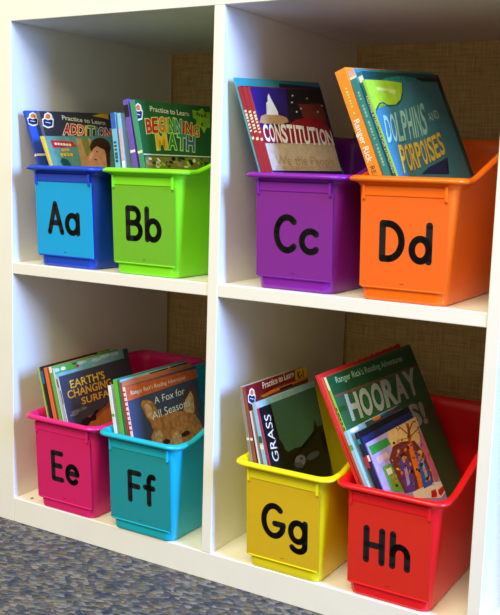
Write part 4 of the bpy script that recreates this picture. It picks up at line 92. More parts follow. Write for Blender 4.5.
# ---------------------------------------------------------------- helpers
def lin(c):
    f=lambda v: v/12.92 if v<=.04045 else ((v+.055)/1.055)**2.4
    return tuple(f(v/255.0) for v in c)+(1,)
MATS={}
def mat(name,rgb,rough=.5,mottle=0.0,scale=60,spec=.5,sheen_noise=0,coat=0):
    if name in MATS: return MATS[name]
    m=bpy.data.materials.new(name); m.use_nodes=True
    nt=m.node_tree; b=nt.nodes['Principled BSDF']
    b.inputs['Roughness'].default_value=rough
    b.inputs['Specular IOR Level'].default_value=spec
    b.inputs['Coat Weight'].default_value=coat
    b.inputs['Coat Roughness'].default_value=.2
    c=lin(rgb)
    if mottle>0:
        tc=nt.nodes.new('ShaderNodeTexCoord'); n=nt.nodes.new('ShaderNodeTexNoise')
        n.inputs['Scale'].default_value=scale; n.inputs['Detail'].default_value=4
        r=nt.nodes.new('ShaderNodeValToRGB')
        r.color_ramp.elements[0].position=.3; r.color_ramp.elements[1].position=.7
        r.color_ramp.elements[0].color=tuple(max(0,v*(1-mottle)) for v in c[:3])+(1,)
        r.color_ramp.elements[1].color=tuple(min(1,v*(1+mottle)) for v in c[:3])+(1,)
        nt.links.new(tc.outputs['Object'],n.inputs['Vector']); nt.links.new(n.outputs['Fac'],r.inputs['Fac'])
        nt.links.new(r.outputs['Color'],b.inputs['Base Color'])
    else: b.inputs['Base Color'].default_value=c
    MATS[name]=m; return m
INK=dict(cream_ink=(240,236,215),white_ink=(250,250,250),navy_ink=(30,42,95),orange_ink=(232,120,40),red_ink=(205,35,40),gold_ink=(240,190,40),
 green_ink=(50,150,60),teal_ink=(40,150,150),purple_ink=(110,60,150),blue_ink=(50,100,190),teal_ink_soft=(95,150,140),tan_ink=(190,150,100),
 olive_ink=(130,130,60),teal_dark_ink=(20,85,90),hair_ink=(60,36,26),skin_ink=(206,148,108),skin_light_ink=(228,178,138),dark_red_ink=(130,24,28),lime_ink=(165,210,50),
 dark_ink=(26,26,34),green_dark_ink=(22,78,42),brown_red_ink=(120,52,48),red_deep_ink=(150,20,40),parchment_ink=(205,190,165),violet_ink=(95,70,160),
 brown_ink=(110,80,55),black_ink=(14,14,18),pale_teal_ink=(150,200,195),lime_pale_ink=(205,228,130),ochre_ink=(225,185,60),sky_ink=(125,190,205),
 leaf_ink=(100,170,70),cloud_ink=(200,222,225),slate_ink=(70,78,95),slate_light_ink=(112,116,126),amber_ink=(240,170,40),rust_ink=(150,80,45),
 amber_dark_ink=(190,110,50),pinkish_ink=(220,180,185),burnt_orange_ink=(215,100,45),fox_dark_ink=(110,68,42),fox_pale_ink=(225,180,130),
 fox_ink=(195,130,72),pale_green_ink=(170,210,170),silver_ink=(172,182,172),leaf_dark_ink=(50,96,48),pale_blue_ink=(150,195,230),
 lilac_ink=(180,160,215),tan_light_ink=(225,190,125),pink_ink=(205,110,135))
def ink(n):
    return mat(n,INK[n],.42,.35 if 'fox' in n else .12 if n not in('white_ink','cream_ink','silver_ink') else .03,160 if 'fox' in n else 120)
def link(o,parent=None):
    COL.objects.link(o)
    if parent is not None: o.parent=parent
    return o
def obj(name,me,m,parent=None):
    if isinstance(me,bmesh.types.BMesh):
        bm=me; me=bpy.data.meshes.new(name); bm.normal_update(); bm.to_mesh(me); bm.free()
    ms=m if isinstance(m,(list,tuple)) else [m]
    for x in ms: me.materials.append(x)
    return link(bpy.data.objects.new(name,me),parent)
def empty(name,loc,label,cat,group=None,kind=None):
    o=bpy.data.objects.new(name,None); o.empty_display_size=.03; o.location=loc
    o['label']=label; o['category']=cat
    if group: o['group']=group
    if kind: o['kind']=kind
    return link(o)
def box(bm,x0,x1,y0,y1,z0,z1,bev=0,mi=0):
    vs=[bm.verts.new((x,y,z)) for x in(x0,x1) for y in(y0,y1) for z in(z0,z1)]
    idx=[(0,1,3,2),(4,6,7,5),(0,4,5,1),(2,3,7,6),(0,2,6,4),(1,5,7,3)]
    fs=[bm.faces.new([vs[i] for i in f]) for f in idx]
    for f in fs: f.material_index=mi
    if bev>0:
        es=set(e for f in fs for e in f.edges)
        bmesh.ops.bevel(bm,geom=list(es),offset=bev,segments=2,affect='EDGES',profile=.5)
    return fs
def smooth(o,ang=35):
    for p in o.data.polygons: p.use_smooth=True
    try: o.data.set_sharp_from_angle(angle=math.radians(ang))
    except Exception: pass
# ---------------------------------------------------------------- setting
def node_mat(name):
    m=bpy.data.materials.new(name); m.use_nodes=True
    return m,m.node_tree,m.node_tree.nodes['Principled BSDF']
def carpet_mat():
    m,nt,b=node_mat('loop_carpet'); N=nt.nodes.new; L=nt.links.new
    tc=N('ShaderNodeTexCoord'); mp=N('ShaderNodeMapping')
    mp.inputs['Rotation'].default_value=(0,0,math.radians(-38)); mp.inputs['Scale'].default_value=(112,175,60)
    L(tc.outputs['Object'],mp.inputs['Vector'])
    v=N('ShaderNodeTexVoronoi'); v.inputs['Scale'].default_value=1; v.inputs['Randomness'].default_value=.75
    L(mp.outputs['Vector'],v.inputs['Vector'])
    sep=N('ShaderNodeSeparateColor'); L(v.outputs['Color'],sep.inputs['Color'])
    r=N('ShaderNodeValToRGB'); r.color_ramp.interpolation='CONSTANT'
    cols=[(94,98,98),(56,68,88),(128,122,108),(76,68,76),(52,68,74),(132,128,118),(100,94,72),(48,56,78),(112,100,92)]
    e=r.color_ramp.elements
    while len(e)<len(cols): e.new(.5)
    for i,c in enumerate(cols): e[i].position=i/len(cols); e[i].color=lin(c)
    L(sep.outputs['Red'],r.inputs['Fac'])
    n=N('ShaderNodeTexNoise'); n.inputs['Scale'].default_value=40; n.inputs['Detail'].default_value=6; L(tc.outputs['Object'],n.inputs['Vector'])
    r2=N('ShaderNodeValToRGB'); r2.color_ramp.elements[0].position=.35; r2.color_ramp.elements[1].position=.65
    r2.color_ramp.elements[0].color=lin((66,74,82)); r2.color_ramp.elements[1].color=lin((124,116,102)); L(n.outputs['Fac'],r2.inputs['Fac'])
    mx=N('ShaderNodeMix'); mx.data_type='RGBA'; mx.inputs['Factor'].default_value=.35
    L(r.outputs['Color'],mx.inputs['A']); L(r2.outputs['Color'],mx.inputs['B']); L(mx.outputs['Result'],b.inputs['Base Color'])
    bp=N('ShaderNodeBump'); bp.inputs['Strength'].default_value=.9; bp.inputs['Distance'].default_value=.004; bp.invert=True
    L(v.outputs['Distance'],bp.inputs['Height']); L(bp.outputs['Normal'],b.inputs['Normal'])
    b.inputs['Roughness'].default_value=.95; b.inputs['Specular IOR Level'].default_value=.1
    return m
def weave_mat():
    m,nt,b=node_mat('woven_wall_cloth'); N=nt.nodes.new; L=nt.links.new
    tc=N('ShaderNodeTexCoord'); fs=[]
    for sc in((40,400,900),(900,400,60)):
        mp=N('ShaderNodeMapping'); mp.inputs['Scale'].default_value=sc; L(tc.outputs['Object'],mp.inputs['Vector'])
        n=N('ShaderNodeTexNoise'); n.inputs['Scale'].default_value=.5; n.inputs['Detail'].default_value=2; L(mp.outputs['Vector'],n.inputs['Vector']); fs.append(n)
    ad=N('ShaderNodeMath'); ad.operation='ADD'; L(fs[0].outputs['Fac'],ad.inputs[0]); L(fs[1].outputs['Fac'],ad.inputs[1])
    r=N('ShaderNodeValToRGB'); r.color_ramp.elements[0].position=.35; r.color_ramp.elements[1].position=.65
    hf=N('ShaderNodeMath'); hf.operation='MULTIPLY'; hf.inputs[1].default_value=.5; L(ad.outputs[0],hf.inputs[0])
    r.color_ramp.elements[0].color=lin((182,150,92)); r.color_ramp.elements[1].color=lin((226,196,138)); L(hf.outputs[0],r.inputs['Fac'])
    L(r.outputs['Color'],b.inputs['Base Color'])
    bp=N('ShaderNodeBump'); bp.inputs['Strength'].default_value=.4; bp.inputs['Distance'].default_value=.002; L(hf.outputs[0],bp.inputs['Height']); L(bp.outputs['Normal'],b.inputs['Normal'])
    b.inputs['Roughness'].default_value=.9; b.inputs['Specular IOR Level'].default_value=.15
    return m
bm=bmesh.new(); box(bm,-1.6,2.8,-3.0,.385,-.05,0); fl=obj('floor',bm,carpet_mat()); fl['kind']='structure'; fl['label']='blue grey flecked loop pile carpet floor'; fl['category']='floor'
bm=bmesh.new(); box(bm,-1.6,2.8,.385,.45,0,2.7); wl=obj('wall_back',bm,weave_mat()); wl['kind']='structure'; wl['label']='tan woven cloth covered wall behind the open shelf'; wl['category']='wall'
# ---------------------------------------------------------------- shelf unit
WHITE=mat('white_laminate',(240,238,228),.38,.012,25)
SH=empty('cube_shelf',(0.5,0.19,0),'white open cube shelving unit on the carpet holding the eight coloured bins','shelf')
def board(name,x0,x1,z0,z1,y0=0,y1=.377,bev=.0009):
    bm=bmesh.new(); box(bm,x0-.5,x1-.5,y0-.19,y1-.19,z0,z1,bev); return obj(name,bm,WHITE,SH)
D1,D2,XR=.335,.6872,1.0372
board('side_panel',-.038,0,0,.758); board('side_panel',XR,XR+.038,0,.758)
board('top_board',0,XR,.72,.758); board('bottom_board',0,XR,0,.0366)
board('divider',D1,D1+.0148,.0366,.72); board('divider',D2,D2+.0148,.0366,.72)
for a,b_ in((0,D1),(D1+.0148,D2),(D2+.0148,XR)): board('shelf_board',a,b_,.371,.387,.0006)
bm=bmesh.new(); bmesh.ops.create_cone(bm,cap_ends=True,segments=16,radius1=.0028,radius2=.0022,depth=.0012,matrix=Matrix.Translation((.0235-.5,.0132-.19,.0372)))
o=obj('screw_cap',bm,mat('grey_cap',(140,128,112),.5),SH); o['label']='small grey screw cap'
# ---------------------------------------------------------------- bins
TAP=.062; HX=.0500; LEN=.243; RC=.012; HF=.1385; HB=.19
def outline(n=8,d=0.0):
    pts=[]; r=RC+.35*d; x=HX+d; y0=-d; y1=LEN+d
    corners=[(x-r,y0+r,-90),(x-r,y1-r,0),(-x+r,y1-r,90),(-x+r,y0+r,180)]
    for ci,(cx,cy,a0) in enumerate(corners):
        for i in range(n+1):
            a=math.radians(a0+90*i/n); pts.append((cx+r*math.cos(a),cy+r*math.sin(a)))
        nx=corners[(ci+1)%4]
        a=math.radians(a0+90); p=(cx+r*math.cos(a),cy+r*math.sin(a)); q=(nx[0]+r*math.cos(math.radians(nx[2])),nx[1]+r*math.sin(math.radians(nx[2])))
        m=14 if ci in(0,2) else 4
        for k in range(1,m): pts.append((p[0]+(q[0]-p[0])*k/m,p[1]+(q[1]-p[1])*k/m))
    return pts
BASE=outline()
NRM=[(Vector(b_)-Vector(a))/.01 for a,b_ in zip(BASE,outline(d=.01))]
def rimh(y):
    t=(y-.022)/.165
    t=max(0,min(1,t)); e=.09
    if t<e: s=t*t/(2*e)
    elif t>1-e: s=1-e-(1-t)**2/(2*e)+0
    else: s=t-e/2
    s/= (1-e)
    return HF+(HB-HF)*max(0,min(1,s))
PROF=[('z',-.003,.0000),('z',-.0012,.0004),('z',-.0003,.0015),('z',0,.004),('z',0,.016),('f',0,.25),('f',0,.5),('f',0,.75),('f',0,.9),
 ('h',0,-.0130),('h',.0010,-.0098),('h',.0034,-.0076),('h',.0070,-.0066),('h',.0090,-.0063),('h',.0098,-.0053),('h',.0100,-.0040),('h',.0095,-.0026),
 ('h',.0078,-.0012),('h',.0052,0),('h',.0028,-.0010),('h',.0008,-.0040),('h',-.0010,-.0090),('h',-.0018,-.0150),('f',-.002,.7),('f',-.002,.4),('z',-.002,.0060),('z',-.0040,.0032)]
def bin_mesh():
    bm=bmesh.new(); rings=[]
    for mode,d,v in PROF:
        ring=[]
        for (x,y),n in zip(BASE,NRM):
            H=rimh(y)
            z=v if mode=='z' else (H+v if mode=='h' else .016+(H-.016)*v)
            off=d+TAP*min(z,.139)
            ring.append(bm.verts.new((x+n.x*off,y+n.y*off,z)))
        rings.append(ring)
    n=len(BASE)
    for a,b_ in zip(rings,rings[1:]):
        for i in range(n):
            j=(i+1)%n; bm.faces.new((a[i],a[j],b_[j],b_[i]))
    bm.faces.new(list(reversed(rings[0]))); bm.faces.new(rings[-1])
    return bm
BIN_ME=bpy.data.meshes.new('bin_body'); _b=bin_mesh(); _b.normal_update(); _b.to_mesh(_b and BIN_ME); _b.free()
def fy(z): return -TAP*z
def slab(bm,x0,x1,z0,z1,t0,t1,bev=0):   # slab following the sloping front of a bin, t = distance out from the front wall
    vs=[]
    for x in(x0,x1):
        for t in(t1,t0):
            for z in(z0,z1): vs.append(bm.verts.new((x,fy(z)-t,z)))
    idx=[(0,1,3,2),(4,6,7,5),(0,4,5,1),(2,3,7,6),(0,2,6,4),(1,5,7,3)]
    fs=[bm.faces.new([vs[i] for i in f]) for f in idx]
    if bev: bmesh.ops.bevel(bm,geom=list(set(e for f in fs for e in f.edges)),offset=bev,segments=2,affect='EDGES',profile=.5)
# stroke letters, cap height = 1
def arc(cx,cy,rx,ry,a0,a1,n=18): return [(cx+rx*math.cos(math.radians(a0+(a1-a0)*i/n)),cy+ry*math.sin(math.radians(a0+(a1-a0)*i/n))) for i in range(n+1)]
XH=.64
GL={
'A':([[(0,0),(.29,1),(.58,0)],[(.11,.33),(.47,.33)]],.58),
'a':([arc(.25,.31,.25,.31,0,360,28),[(.5,XH),(.5,0)]],.5),
'B':([[(0,0),(0,1)],[(0,1),(.24,1)]+arc(.24,.76,.22,.24,90,-90)+[(0,.52)],[(0,.52),(.27,.52)]+arc(.27,.26,.25,.26,90,-90)+[(0,0)]],.52),
'b':([[(0,1),(0,0)],arc(.25,.31,.25,.31,0,360,28)],.5),
'C':([arc(.36,.5,.36,.5,48,312,26)],.62),
'c':([arc(.29,.31,.29,.31,48,312,22)],.5),
'D':([[(0,0),(0,1),(.16,1)]+arc(.16,.5,.42,.5,90,-90,24)+[(0,0)]],.58),
'd':([[(.5,1),(.5,0)],arc(.25,.31,.25,.31,0,360,28)],.5),
'E':([[(.42,1),(0,1),(0,0),(.42,0)],[(0,.52),(.36,.52)]],.42),
'e':([[(.02,.34),(.5,.34)]+arc(.26,.31,.25,.31,8,315,26)],.52),
'F':([[(.42,1),(0,1),(0,0)],[(0,.52),(.36,.52)]],.42),
'f':([arc(.30,.80,.14,.20,60,180,10)+[(.16,0)],[(0,.58),(.34,.58)]],.37),
'G':([arc(.36,.5,.36,.5,50,330,28)+[(.7,.42),(.4,.42)]],.70),
'g':([arc(.25,.31,.25,.31,0,360,28),[(.5,XH),(.5,-.10)]+arc(.26,-.12,.24,.20,0,-150,14)],.5),
'H':([[(0,0),(0,1)],[(.5,0),(.5,1)],[(0,.5),(.5,.5)]],.5),
'h':([[(0,1),(0,0)],[(0,.36)]+arc(.23,.38,.23,.26,180,0,16)+[(.46,0)]],.46)}
def stroke(bm,pts,r,ox,oz,s,t,th):
    P=[Vector((ox+x*s,oz+z*s)) for x,z in pts]
    def prism(poly):
        f=[bm.verts.new((p.x,fy(p.y)-t-th,p.y)) for p in poly]; k=[bm.verts.new((p.x,fy(p.y)-t,p.y)) for p in poly]
        n=len(poly)
        bm.faces.new(f); bm.faces.new(list(reversed(k)))
        for i in range(n): bm.faces.new((f[i],k[i],k[(i+1)%n],f[(i+1)%n]))
    for i,p in enumerate(P):
        prism([p+Vector((r*math.cos(a*math.pi/8),r*math.sin(a*math.pi/8))) for a in range(16)])
        if i+1<len(P):
            d=(P[i+1]-p)
            if d.length<1e-6: continue
            n=Vector((-d.y,d.x)).normalized()*r
            prism([p-n,P[i+1]-n,P[i+1]+n,p+n])
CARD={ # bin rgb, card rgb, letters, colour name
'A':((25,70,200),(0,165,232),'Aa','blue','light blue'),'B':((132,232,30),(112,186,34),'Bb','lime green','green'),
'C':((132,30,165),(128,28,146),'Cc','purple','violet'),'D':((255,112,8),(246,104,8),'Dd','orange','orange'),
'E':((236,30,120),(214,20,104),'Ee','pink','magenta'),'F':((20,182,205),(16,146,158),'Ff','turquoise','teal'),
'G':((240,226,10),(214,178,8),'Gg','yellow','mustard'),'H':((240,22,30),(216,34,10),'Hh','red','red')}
BLACK=mat('black_print',(12,12,14),.5)
BLAB={'A':'blue plastic bin with light blue Aa card, leftmost on the upper shelf',
'B':'lime green plastic bin with green Bb card beside the blue bin',
'C':'purple plastic bin with Cc card on the upper shelf',
'D':'orange plastic bin with Dd card on the upper shelf',
'E':'hot pink plastic bin with Ee card on the bottom board',
'F':'turquoise plastic bin with Ff card on the bottom board',
'G':'yellow plastic bin with mustard Gg card on the bottom board',
'H':'red plastic bin with Hh card at the bottom right'}
SHX=dict(A=-.001,B=.000,C=.004,D=.003,E=.004,F=.004,G=.003,H=-.002)
KERN={'A':.24,'B':.28,'C':.25,'D':.31,'E':.24,'F':.24,'G':.27,'H':.34}
for k,(cx,y0,z,*_) in BINPOS.items():
    brgb,crgb,letters,cn,ccn=CARD[k]
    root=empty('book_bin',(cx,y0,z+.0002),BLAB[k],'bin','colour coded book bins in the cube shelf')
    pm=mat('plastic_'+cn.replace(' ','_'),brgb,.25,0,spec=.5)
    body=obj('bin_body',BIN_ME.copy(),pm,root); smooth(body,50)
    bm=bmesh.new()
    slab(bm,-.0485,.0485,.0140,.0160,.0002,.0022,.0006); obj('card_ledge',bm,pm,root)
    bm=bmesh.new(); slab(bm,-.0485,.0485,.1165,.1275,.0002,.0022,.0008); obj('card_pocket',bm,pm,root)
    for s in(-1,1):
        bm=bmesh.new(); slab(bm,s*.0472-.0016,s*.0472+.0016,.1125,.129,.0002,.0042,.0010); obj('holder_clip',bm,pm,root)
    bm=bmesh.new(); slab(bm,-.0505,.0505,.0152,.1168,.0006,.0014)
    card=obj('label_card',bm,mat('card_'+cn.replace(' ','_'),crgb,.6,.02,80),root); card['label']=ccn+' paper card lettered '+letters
    s=.0388; a,aw=GL[letters[0]]; b_,bw=GL[letters[1]]
    r=.0038; W_=(aw+bw+KERN[k])*s; ox=-W_/2+SHX[k]; oz=.0480
    bm=bmesh.new()
    for st in a: stroke(bm,st,r,ox,oz,s,.0014,.00015)
    for st in b_: stroke(bm,st,r,ox+(aw+KERN[k])*s,oz,s,.0014,.00015)
    L_=obj('printed_letters',bm,BLACK,card); L_['label']='black hand print letters '+letters
    bm=bmesh.new()
    for q in range(3): slab(bm,-.002+q*.0016,-.0010+q*.0016,.0205,.0212,.0014,.00155)
    obj('small_print',bm,BLACK,card)
# ---------------------------------------------------------------- books
_fc=[0]
def text_mesh(body,off=0.0):
    cu=bpy.data.curves.new('lettering','FONT'); cu.body=body; cu.size=1; cu.offset=off; cu.fill_mode='BOTH' if hasattr(cu,'fill_mode') else cu.fill_mode
    cu.resolution_u=3
    o=bpy.data.objects.new('lettering_source',cu); COL.objects.link(o)
    bpy.context.view_layer.update()
    dg=bpy.context.evaluated_depsgraph_get()
    me=bpy.data.meshes.new_from_object(o.evaluated_get(dg))
    vs=[v.co.copy() for v in me.vertices]; ps=[list(p.vertices) for p in me.polygons]
    bpy.data.objects.remove(o); bpy.data.curves.remove(cu); bpy.data.meshes.remove(me)
    return vs,ps
_tc={}
CAPH=None
def glyphs(body,off):
    global CAPH
    if CAPH is None:
        v,_=text_mesh('H'); CAPH=max(c.y for c in v)
    if (body,off) not in _tc: _tc[(body,off)]=text_mesh(body,off)
    return _tc[(body,off)]
def add_text(bm,body,off,fn,mi):
    vs,ps=glyphs(body,off)
    if not vs: return
    rv,_=glyphs(body,0.0); x0=min(v.x for v in rv); x1=max(v.x for v in rv)
    nv=[bm.verts.new(fn((v.x-x0)/(x1-x0),v.y/CAPH)) for v in vs]
    for p in ps:
        try: f=bm.faces.new([nv[i] for i in p]); f.material_index=mi
        except ValueError: pass
LAY=.00012
GR={'A':'books in the blue bin','B':'books in the lime green bin','C':'books in the purple bin','D':'books in the orange bin','E':'books in the pink bin','F':'books in the turquoise bin','G':'books in the yellow bin','H':'books in the red bin'}
# label, cover rgb, spine rgb, group, spine print
SPEC={
'A1':('royal blue workbook with house badge, against the left wall in the blue bin',(52,84,185),(40,66,160),GR['A'],[('band','cream_ink',.285,.30)]),
'A2':('charcoal workbook titled ADDITION in coloured letters in the blue bin',(52,54,62),(96,96,104),GR['A'],[]),
'A3':('short picture book with a child\'s face and red banner in the blue bin',(90,140,135),(225,195,70),GR['A'],[]),
'B1':('pale blue spined booklet, leftmost in the lime green bin',(120,185,220),(120,190,228),GR['B'],[('band','blue_ink',.0,.10),('marks','teal_dark_ink',.18,.32,.2,.75,6)]),
'B1b':('pale blue booklet with white stripe, next to the purple workbook in the lime bin',(160,205,225),(140,200,230),GR['B'],[('band','pinkish_ink',.1,.3),('band','white_ink',.3,.6)]),
'B2':('purple spined workbook behind the green BEGINNING MATH workbook',(112,84,185),(112,84,185),GR['B'],[('band','cream_ink',.29,.305),('band','dark_ink',.03,.1)]),
'B3':('green workbook titled BEGINNING MATH in multicoloured letters',(32,100,52),(64,150,112),GR['B'],[('band','cream_ink',.29,.305)]),
'C1':('large teal and navy covered book behind the red spined books in the purple bin',(52,150,160),(80,165,170),GR['C'],[]),
'C2':('red spined history booklet next to the teal book in the purple bin',(120,30,45),(165,40,52),GR['C'],[('marks','cream_ink',.12,.27,.15,.85,9)]),
'C3':('middle red spined history booklet, just behind the CONSTITUTION cover',(120,30,45),(170,40,55),GR['C'],[('marks','cream_ink',.12,.27,.15,.85,9)]),
'C4':('history book titled CONSTITUTION with white dome and dark night sky',(44,26,104),(168,44,62),GR['C'],[('marks','cream_ink',.12,.27,.15,.85,9)]),
'D1':('thick orange spined book, leftmost in the orange bin',(238,150,50),(240,152,48),GR['D'],[('text','Ranger Rick','white_ink',.22,.405,.2,.72),('text','READING','brown_ink',.425,.56,.25,.65),('marks','lime_pale_ink',.08,.20,.42,.58,9)]),
'D2':('teal spined workbook with pink top band in the orange bin',(60,140,150),(48,140,160),GR['D'],[('band','pinkish_ink',.0,.03),('band','cream_ink',.03,.04),('marks','pale_teal_ink',.10,.46,.4,.68,24)]),
'D3':('dark teal book with fan shape behind the dolphin book',(18,78,82),(40,125,140),GR['D'],[('band','cream_ink',.02,.05),('text','PREPARE & PRACTICE FOR STANDARDS','white_ink',.12,.50,.15,.85)]),
'D4':('blue book titled DOLPHINS AND PORPOISES with lime corner',(62,128,152),(160,208,60),GR['D'],[]),
'E1':('thin yellow green booklet, leftmost in the pink bin',(150,190,70),(165,200,70),GR['E'],[]),
'E2':('black booklet second from the left in the pink bin',(26,26,32),(34,34,44),GR['E'],[('band','blue_ink',.03,.12)]),
'E3':('orange spined booklet in the pink bin',(225,110,50),(228,112,52),GR['E'],[]),
'E4':('green spined booklet in the pink bin',(90,170,80),(100,180,85),GR['E'],[('band','cream_ink',.0,.04)]),
'E5':('booklet with pale sky and clouds cover in the pink bin',(130,190,190),(205,215,205),GR['E'],[]),
'E6':('thin grey and white spined booklet behind the grey cover in the pink bin',(150,155,160),(190,194,196),GR['E'],[('band','slate_ink',.02,.08)]),
'E7':("dark grey book titled EARTH'S CHANGING SURFACE in yellow",(62,66,78),(205,208,210),GR['E'],[('band','slate_light_ink',.1,.2)]),
'F1':('white spined booklet, leftmost in the turquoise bin',(225,228,225),(232,234,230),GR['F'],[('band','leaf_ink',.2,.22)]),
'F2':('bright green spined book with teal cover edge in the turquoise bin',(60,150,140),(96,190,60),GR['F'],[]),
'F3':('booklet with pale green and black picture cover behind the fox book',(90,110,90),(60,120,70),GR['F'],[]),
'F4':('thin red spined booklet against the fox book',(205,120,80),(190,50,55),GR['F'],[]),
'F5':('book titled A Fox for All Seasons with a fox face and orange band',(72,78,104),(238,228,228),GR['F'],[('band','red_ink',.03+.033*i,.04+.033*i) for i in range(9)]),
'G1':('grey spined booklet, leftmost in the yellow bin',(196,188,180),(150,140,136),GR['G'],[('band','cream_ink',.285,.30)]),
'G2':('brown K-1 workbook with house badge in the yellow bin',(128,58,40),(150,84,58),GR['G'],[('band','cream_ink',.285,.30)]),
'G3':('thin white booklet beside the brown workbook in the yellow bin',(225,205,205),(228,214,216),GR['G'],[]),
'G4':('pale blue spined booklet just behind the GRASS book',(150,195,205),(150,200,232),GR['G'],[('band','leaf_dark_ink',.2,.24),('band','cream_ink',.25,.28)]),
'G5':('dark green book titled GRASS with a black bear',(62,104,82),(200,40,80),GR['G'],[]),
'H1':('red covered book, rearmost leaning in the red bin',(205,36,44),(214,44,46),GR['H'],[]),
'H2':('thin orange red booklet between the red book and the green HOORAY book',(225,80,50),(228,84,52),GR['H'],[]),
'H4':('tall green book titled HOORAY with lime spine',(44,98,60),(150,205,60),GR['H'],[('band','cream_ink',.0,.06),('marks','green_dark_ink',.14,.34,.25,.75,9)]),
'H5':('small pale blue booklet leaning on the green HOORAY book',(170,205,230),(165,205,238),GR['H'],[('band','leaf_ink',.08,.11)]),
'H6':('small black booklet beside the pale blue booklet in the red bin',(20,20,26),(28,30,38),GR['H'],[('band','teal_ink',.04,.07),('band','red_ink',.15,.22)]),
'H7':('thin navy booklet behind the small purple comic book',(28,34,84),(30,36,90),GR['H'],[('band','cream_ink',.12,.16)]),
'H8':('small purple comic book with green banner, front of the red bin',(172,150,205),(130,110,190),GR['H'],[]),
}

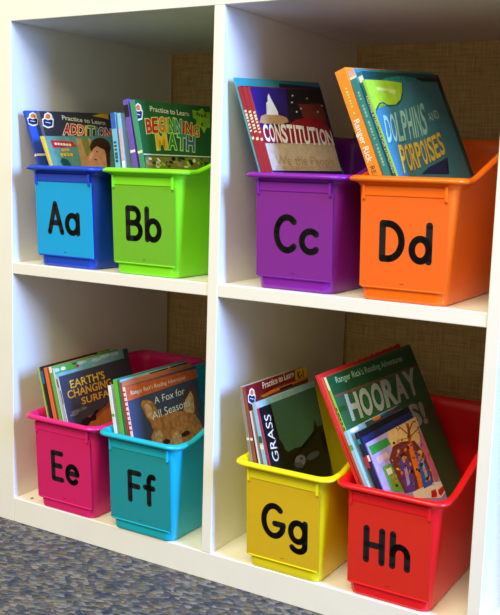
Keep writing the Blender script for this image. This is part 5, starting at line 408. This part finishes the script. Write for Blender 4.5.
def cvr(name,rgb): return mat(name,rgb,.36,.10,18,coat=.15)
def build_book(n):
    d=BOOKS[n]; lab,cov,spi,grp,extra=SPEC[n]
    u=Vector(d['u']); wd=Vector(d['wd']); nn=wd.cross(u); w,h,t=d['w'],d['h'],d['t']
    root=empty('book' if t>.0045 else 'booklet',(0,0,0),lab,'book',grp)
    root.matrix_world=Matrix(((nn.x,wd.x,u.x,d['o'][0]),(nn.y,wd.y,u.y,d['o'][1]),(nn.z,wd.z,u.z,d['o'][2]),(0,0,0,1)))
    tc=min(.0006,t*.2)
    cm=cvr('cover_'+n,cov); sm=cvr('spine_'+n,spi)
    # front cover with its printed art
    bm=bmesh.new(); box(bm,t/2-tc,t/2,.0,w,0,h)
    mats=[cm]; groups={}
    def midx(ms,m):
        if m not in ms: ms.append(m)
        return ms.index(m)
    X=t/2
    for a in ART[n]:
        part=a[1]
        if part=='': tb,tm=bm,mats
        else:
            if part not in groups: groups[part]=(bmesh.new(),[])
            tb,tm=groups[part]
        if a[0]=='poly':
            _,_,m,ly,pts=a; mi=midx(tm,ink(m)); x=X+ly*LAY
            vv=[tb.verts.new((x,p[0],p[1])) for p in pts]
            f=tb.faces.new(vv); f.material_index=mi
            if len(pts)>4: bmesh.ops.triangulate(tb,faces=[f],ngon_method='EAR_CLIP')
        else:
            _,_,ms,ly,body,(o_,ex,ey),off=a; mi=midx(tm,ink(ms[0])); x=X+ly*LAY
            add_text(tb,body,off,lambda p,q:(x,min(max(o_[0]+ex[0]*p+ey[0]*q,0),w),min(max(o_[1]+ex[1]*p+ey[1]*q,0),h)),mi)
    fc=obj('front_cover',bm,mats,root)
    for part,(tb,tm) in groups.items():
        g=obj(part,tb,tm,fc)
    bm=bmesh.new(); box(bm,-t/2,-t/2+tc,.0,w,0,h); obj('back_cover',bm,cm,root)
    bm=bmesh.new(); box(bm,-t/2,t/2,-.0007,.0,0,h,0.0002); sp=obj('spine',bm,sm,root)
    bm=bmesh.new(); box(bm,-t/2+tc,t/2-tc,.0004,w-.0015,.0015,h-.0012); obj('pages',bm,mat('paper_pages',(226,220,205),.8,.05,200),root)
    # printing on the spine
    bm=bmesh.new(); ms=[]
    for e in extra:
        if e[0]=='band':
            _,m,t0,t1=e; mi=midx(ms,ink(m))
            vv=[bm.verts.new((x,-.0007-LAY,z)) for x,z in((-t/2,h*(1-t1)),(t/2,h*(1-t1)),(t/2,h*(1-t0)),(-t/2,h*(1-t0)))]
            bm.faces.new(vv).material_index=mi
        elif e[0]=='marks':
            _,m,t0,t1,x0,x1,k=e; mi=midx(ms,ink(m)); rr=random.Random(len(n)+k)
            for q in range(k):
                a0=t0+(t1-t0)*q/k; a1=a0+(t1-t0)/k*rr.uniform(.45,.85)
                if rr.random()<.12: continue
                vv=[bm.verts.new((-t/2+t*xx,-.0007-2*LAY,h*(1-aa))) for xx,aa in((x0,a1),(x1,a1),(x1,a0),(x0,a0))]
                bm.faces.new(vv).material_index=mi
        else:
            _,body,m,t0,t1,x0,x1=e; mi=midx(ms,ink(m))
            add_text(bm,body,.01,lambda p,q:(-t/2+t*(x0+(x1-x0)*q),-.0007-2*LAY,h*(1-t0)-(t1-t0)*h*p),mi)
    if ms: obj('spine_print',bm,ms,sp)
    else: bm.free()
    return root
for n in BOOKS: build_book(n)
# ---------------------------------------------------------------- light
def area(name,loc,target,sx,sy,power,rgb):
    l=bpy.data.lights.new(name,'AREA'); l.shape='RECTANGLE'; l.size=sx; l.size_y=sy; l.energy=power; l.color=lin(rgb)[:3]
    o=bpy.data.objects.new(name,l); o.location=loc; o.rotation_euler=(Vector(target)-Vector(loc)).to_track_quat('-Z','Y').to_euler(); return link(o)
area('ceiling_light',(.55,-1.9,2.6),(.4,-.3,.2),2.4,1.2,104,(255,246,206))
area('window_daylight',(3.0,-.43,1.35),(.2,0,.4),.5,1.4,190,(128,170,255))
wd_=bpy.data.worlds.new('room'); scene.world=wd_; wd_.use_nodes=True
bg=wd_.node_tree.nodes['Background']; bg.inputs[0].default_value=lin((255,241,206)); bg.inputs[1].default_value=.5
# ---------------------------------------------------------------- camera
cam=bpy.data.cameras.new('camera'); co=link(bpy.data.objects.new('camera',cam))
r,u_,f_=[Vector(x) for x in CAM_ROWS]
co.matrix_world=Matrix(((r.x,u_.x,-f_.x,CAM_LOC[0]),(r.y,u_.y,-f_.y,CAM_LOC[1]),(r.z,u_.z,-f_.z,CAM_LOC[2]),(0,0,0,1)))
cam.sensor_fit='HORIZONTAL'; cam.sensor_width=36; cam.lens=CAM_F/500*36; cam.clip_start=.02
scene.camera=co
vs=scene.view_settings; vs.view_transform='Standard'; vs.look='None'; vs.gamma=1; vs.exposure=0; vs.use_curve_mapping=False
